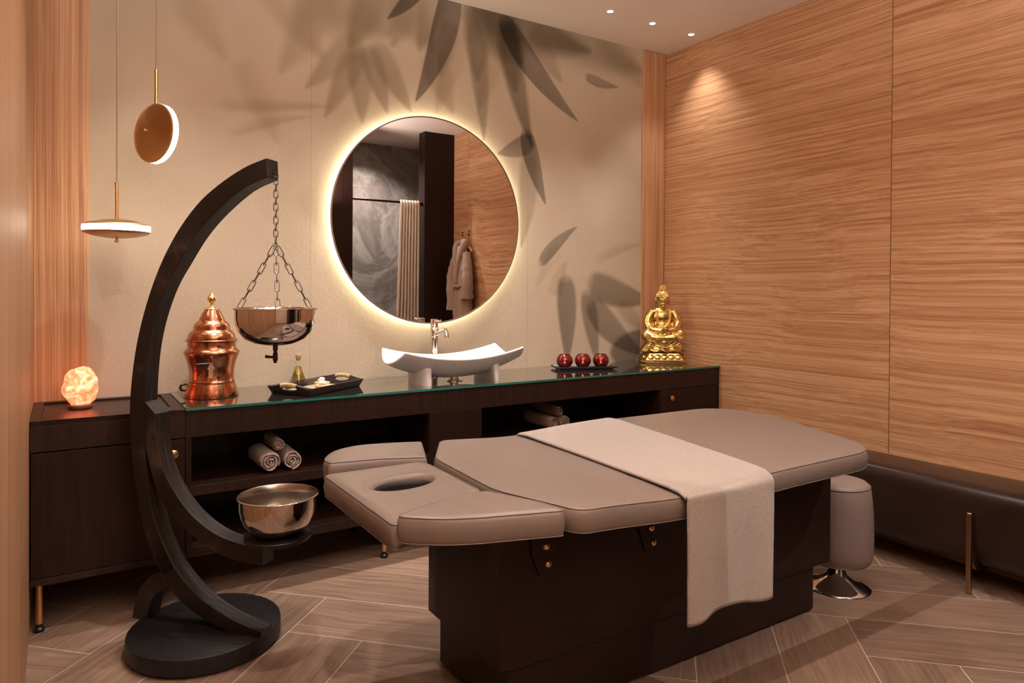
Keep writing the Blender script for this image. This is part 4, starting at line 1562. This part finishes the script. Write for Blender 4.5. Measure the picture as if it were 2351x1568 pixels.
gl, gr = 'rolled towels on the shelf left of the divider', 'rolled towels on the shelf right of the divider'
SZ = .4665
towel_roll(-2.774, -.478, SZ + .0475, .047, .22, 'large rolled towel, bottom left of the pile by the black stand', gl, 1, yaw=.02)
towel_roll(-2.679, -.472, SZ + .0445, .044, .21, 'rolled towel at the bottom right of the pile by the black stand', gl, 2, yaw=-.02)
towel_roll(-2.731, -.455, SZ + .1165, .028, .19, 'small rolled towel on top of the pile by the black stand', gl, 3, 2.6)
towel_roll(-1.195, -.36, SZ + .0385, .038, .26, 'rolled towel, bottom left of the pile seen over the massage table', gr, 4, yaw=.0)
towel_roll(-1.113, -.36, SZ + .0405, .040, .22, 'rolled towel, bottom right of the pile seen over the massage table', gr, 5, yaw=-.03)
towel_roll(-1.150, -.36, SZ + .100, .028, .22, 'small rolled towel on top of the pile seen over the massage table', gr, 6, 2.6)

# ------------------------------------------------------------------ things seen in the mirror
o = MB().tube([(-1.12, -3.25, 2.14), (-.345, -3.25, 2.14)], .011, 16)
t = thing('curtain_rod', 'dark metal shower curtain rod seen in the mirror', 'curtain rod', (0, 0, 0))
o.build('rod', M['dark_bronze'], t, smooth=50)
MB().tube([(-.362, -3.25, 2.14), (-.345, -3.25, 2.14)], .022, 24).build('flange', M['dark_bronze'], t, smooth=40)
MB().tube([(-1.12, -3.25, 2.14), (-1.103, -3.25, 2.14)], .022, 24).build('flange', M['dark_bronze'], t, smooth=40)


def curt(u, v):
    wd_ = .20 + .07 * v
    x = -.385 - wd_ * u
    y = -3.25 + (.030 + .008 * v) * math.sin(u * 2 * math.pi * 6.5) + .004 * math.sin(9 * v + 5 * u)
    return (x + .006 * math.sin(u * 2 * math.pi * 13), y, 2.165 - 2.12 * v)


o = MB().grid(curt, 160, 30).build('shower_curtain', M['curtain'], smooth=180, solid=.003)
tag(o, 'cream pleated shower curtain gathered beside the dark pillar, seen in the mirror', 'curtain')
for i, (yy, lab) in enumerate(((-2.975, 'chrome wall hook, left one as seen in the mirror'), (-2.845, 'chrome wall hook holding the bathrobe hanger, seen in the mirror'))):
    t = thing('wall_hook', lab, 'hook', (0, yy, 1.822), 0, 'chrome hooks on the oak wall')
    MB().box(-.006, 0, -.022, .022, -.022, .022).build('plate', M['chrome'], t, bevel=.002)
    MB().tube([(-.004, 0, 0), (-.030, 0, -.002), (-.045, 0, .004), (-.050, 0, .018)], [.008, .007, .007, .008], 14).build('prong', M['chrome'], t, smooth=50)
# hanger
t = thing('coat_hanger', 'wooden coat hanger carrying the bathrobe, seen in the mirror', 'hanger', (-.045, -2.86, 1.70))
hk = [(0, 0, .0), (0, 0, .055)] + [(0, .018 - .018 * math.cos(R(a)), .085 + .020 * math.sin(R(a)) - .02 * (a < 0)) for a in range(0, 200, 20)]
MB().tube([(0, 0, 0), (0, 0, .07), (0, .004, .092), (0, .016, .104), (0, .030, .098), (0, .034, .084)], .0022, 8).build('hook', M['chrome'], t, smooth=60)
MB().tube(spline([(0, -.15, -.075), (0, -.11, -.035), (0, 0, .008), (0, .11, -.035), (0, .15, -.075)], 5), .012, 12).build('shoulder_bar', M['wood_light'], t, smooth=60)
# bathrobe
t = thing('bathrobe', 'beige terry bathrobe hanging on the oak wall, seen in the mirror', 'bathrobe', (-.06, -2.87, 1.66))
bd = MB()


def robe_fn(u, v):
    a = u * 2 * math.pi
    # width widens from the shoulders, leans to one side, deep vertical folds
    hw_ = .085 + .075 * min(1, v * 3.2) ** .7 - .005 * v
    if v < .02: hw_ *= .8
    dp = .028 + .030 * min(1, v * 4)
    fold = 1 + .16 * math.sin(a * 7 + 4 * v) * min(1, v * 3)
    y = hw_ * math.cos(a) + .03 * v
    x = -.012 + dp * math.sin(a) * fold
    x = min(x, .048)
    return (x, y, .03 - .80 * v - .08 * (abs(math.cos(a)) ** 2) * (1 - v))


bd.grid(robe_fn, 120, 40, cu=True)
bd.build('robe_body', M['robe'], t, smooth=180, solid=.008)
for sg, y1, z1 in ((1, .165, -.50), (-1, -.135, -.62)):
    P = spline([(-.012, sg * .100, -.05), (-.025, sg * .145, -.17), (-.036, sg * .170 , -.32), (-.040, y1, z1)], 6)
    sl = MB().tube(P, [.042 + .020 * i / 18 + .004 * math.sin(i * 1.9) for i in range(19)], 18)
    sl.build('sleeve', M['robe'], t, smooth=180)
    MB().tube([P[-1] + Vector((0, 0, .045)), P[-1] + Vector((0, 0, -.008))], [.068, .070], 18).build('cuff', M['robe'], t, smooth=60)
for sg in (-1, 1):
    MB().tube(spline([(.0, sg * .02, .075), (-.030, sg * .075, .035), (-.060, sg * .050, -.08), (-.066, sg * .012, -.22), (-.068, -.01, -.36)], 5), [.030, .032, .034, .036, .036, .036, .036, .035, .034, .033, .032, .031, .030, .029, .028, .027, .026, .025, .024, .022, .02], 12).build('collar', M['robe'], t, smooth=180)
MB().tube(spline([(-.055, .16, -.36), (-.078, .04, -.385), (-.082, -.04, -.40), (-.070, -.05, -.60), (-.070, -.03, -.74)], 5), .017, 10).build('belt', M['robe'], t, smooth=180)
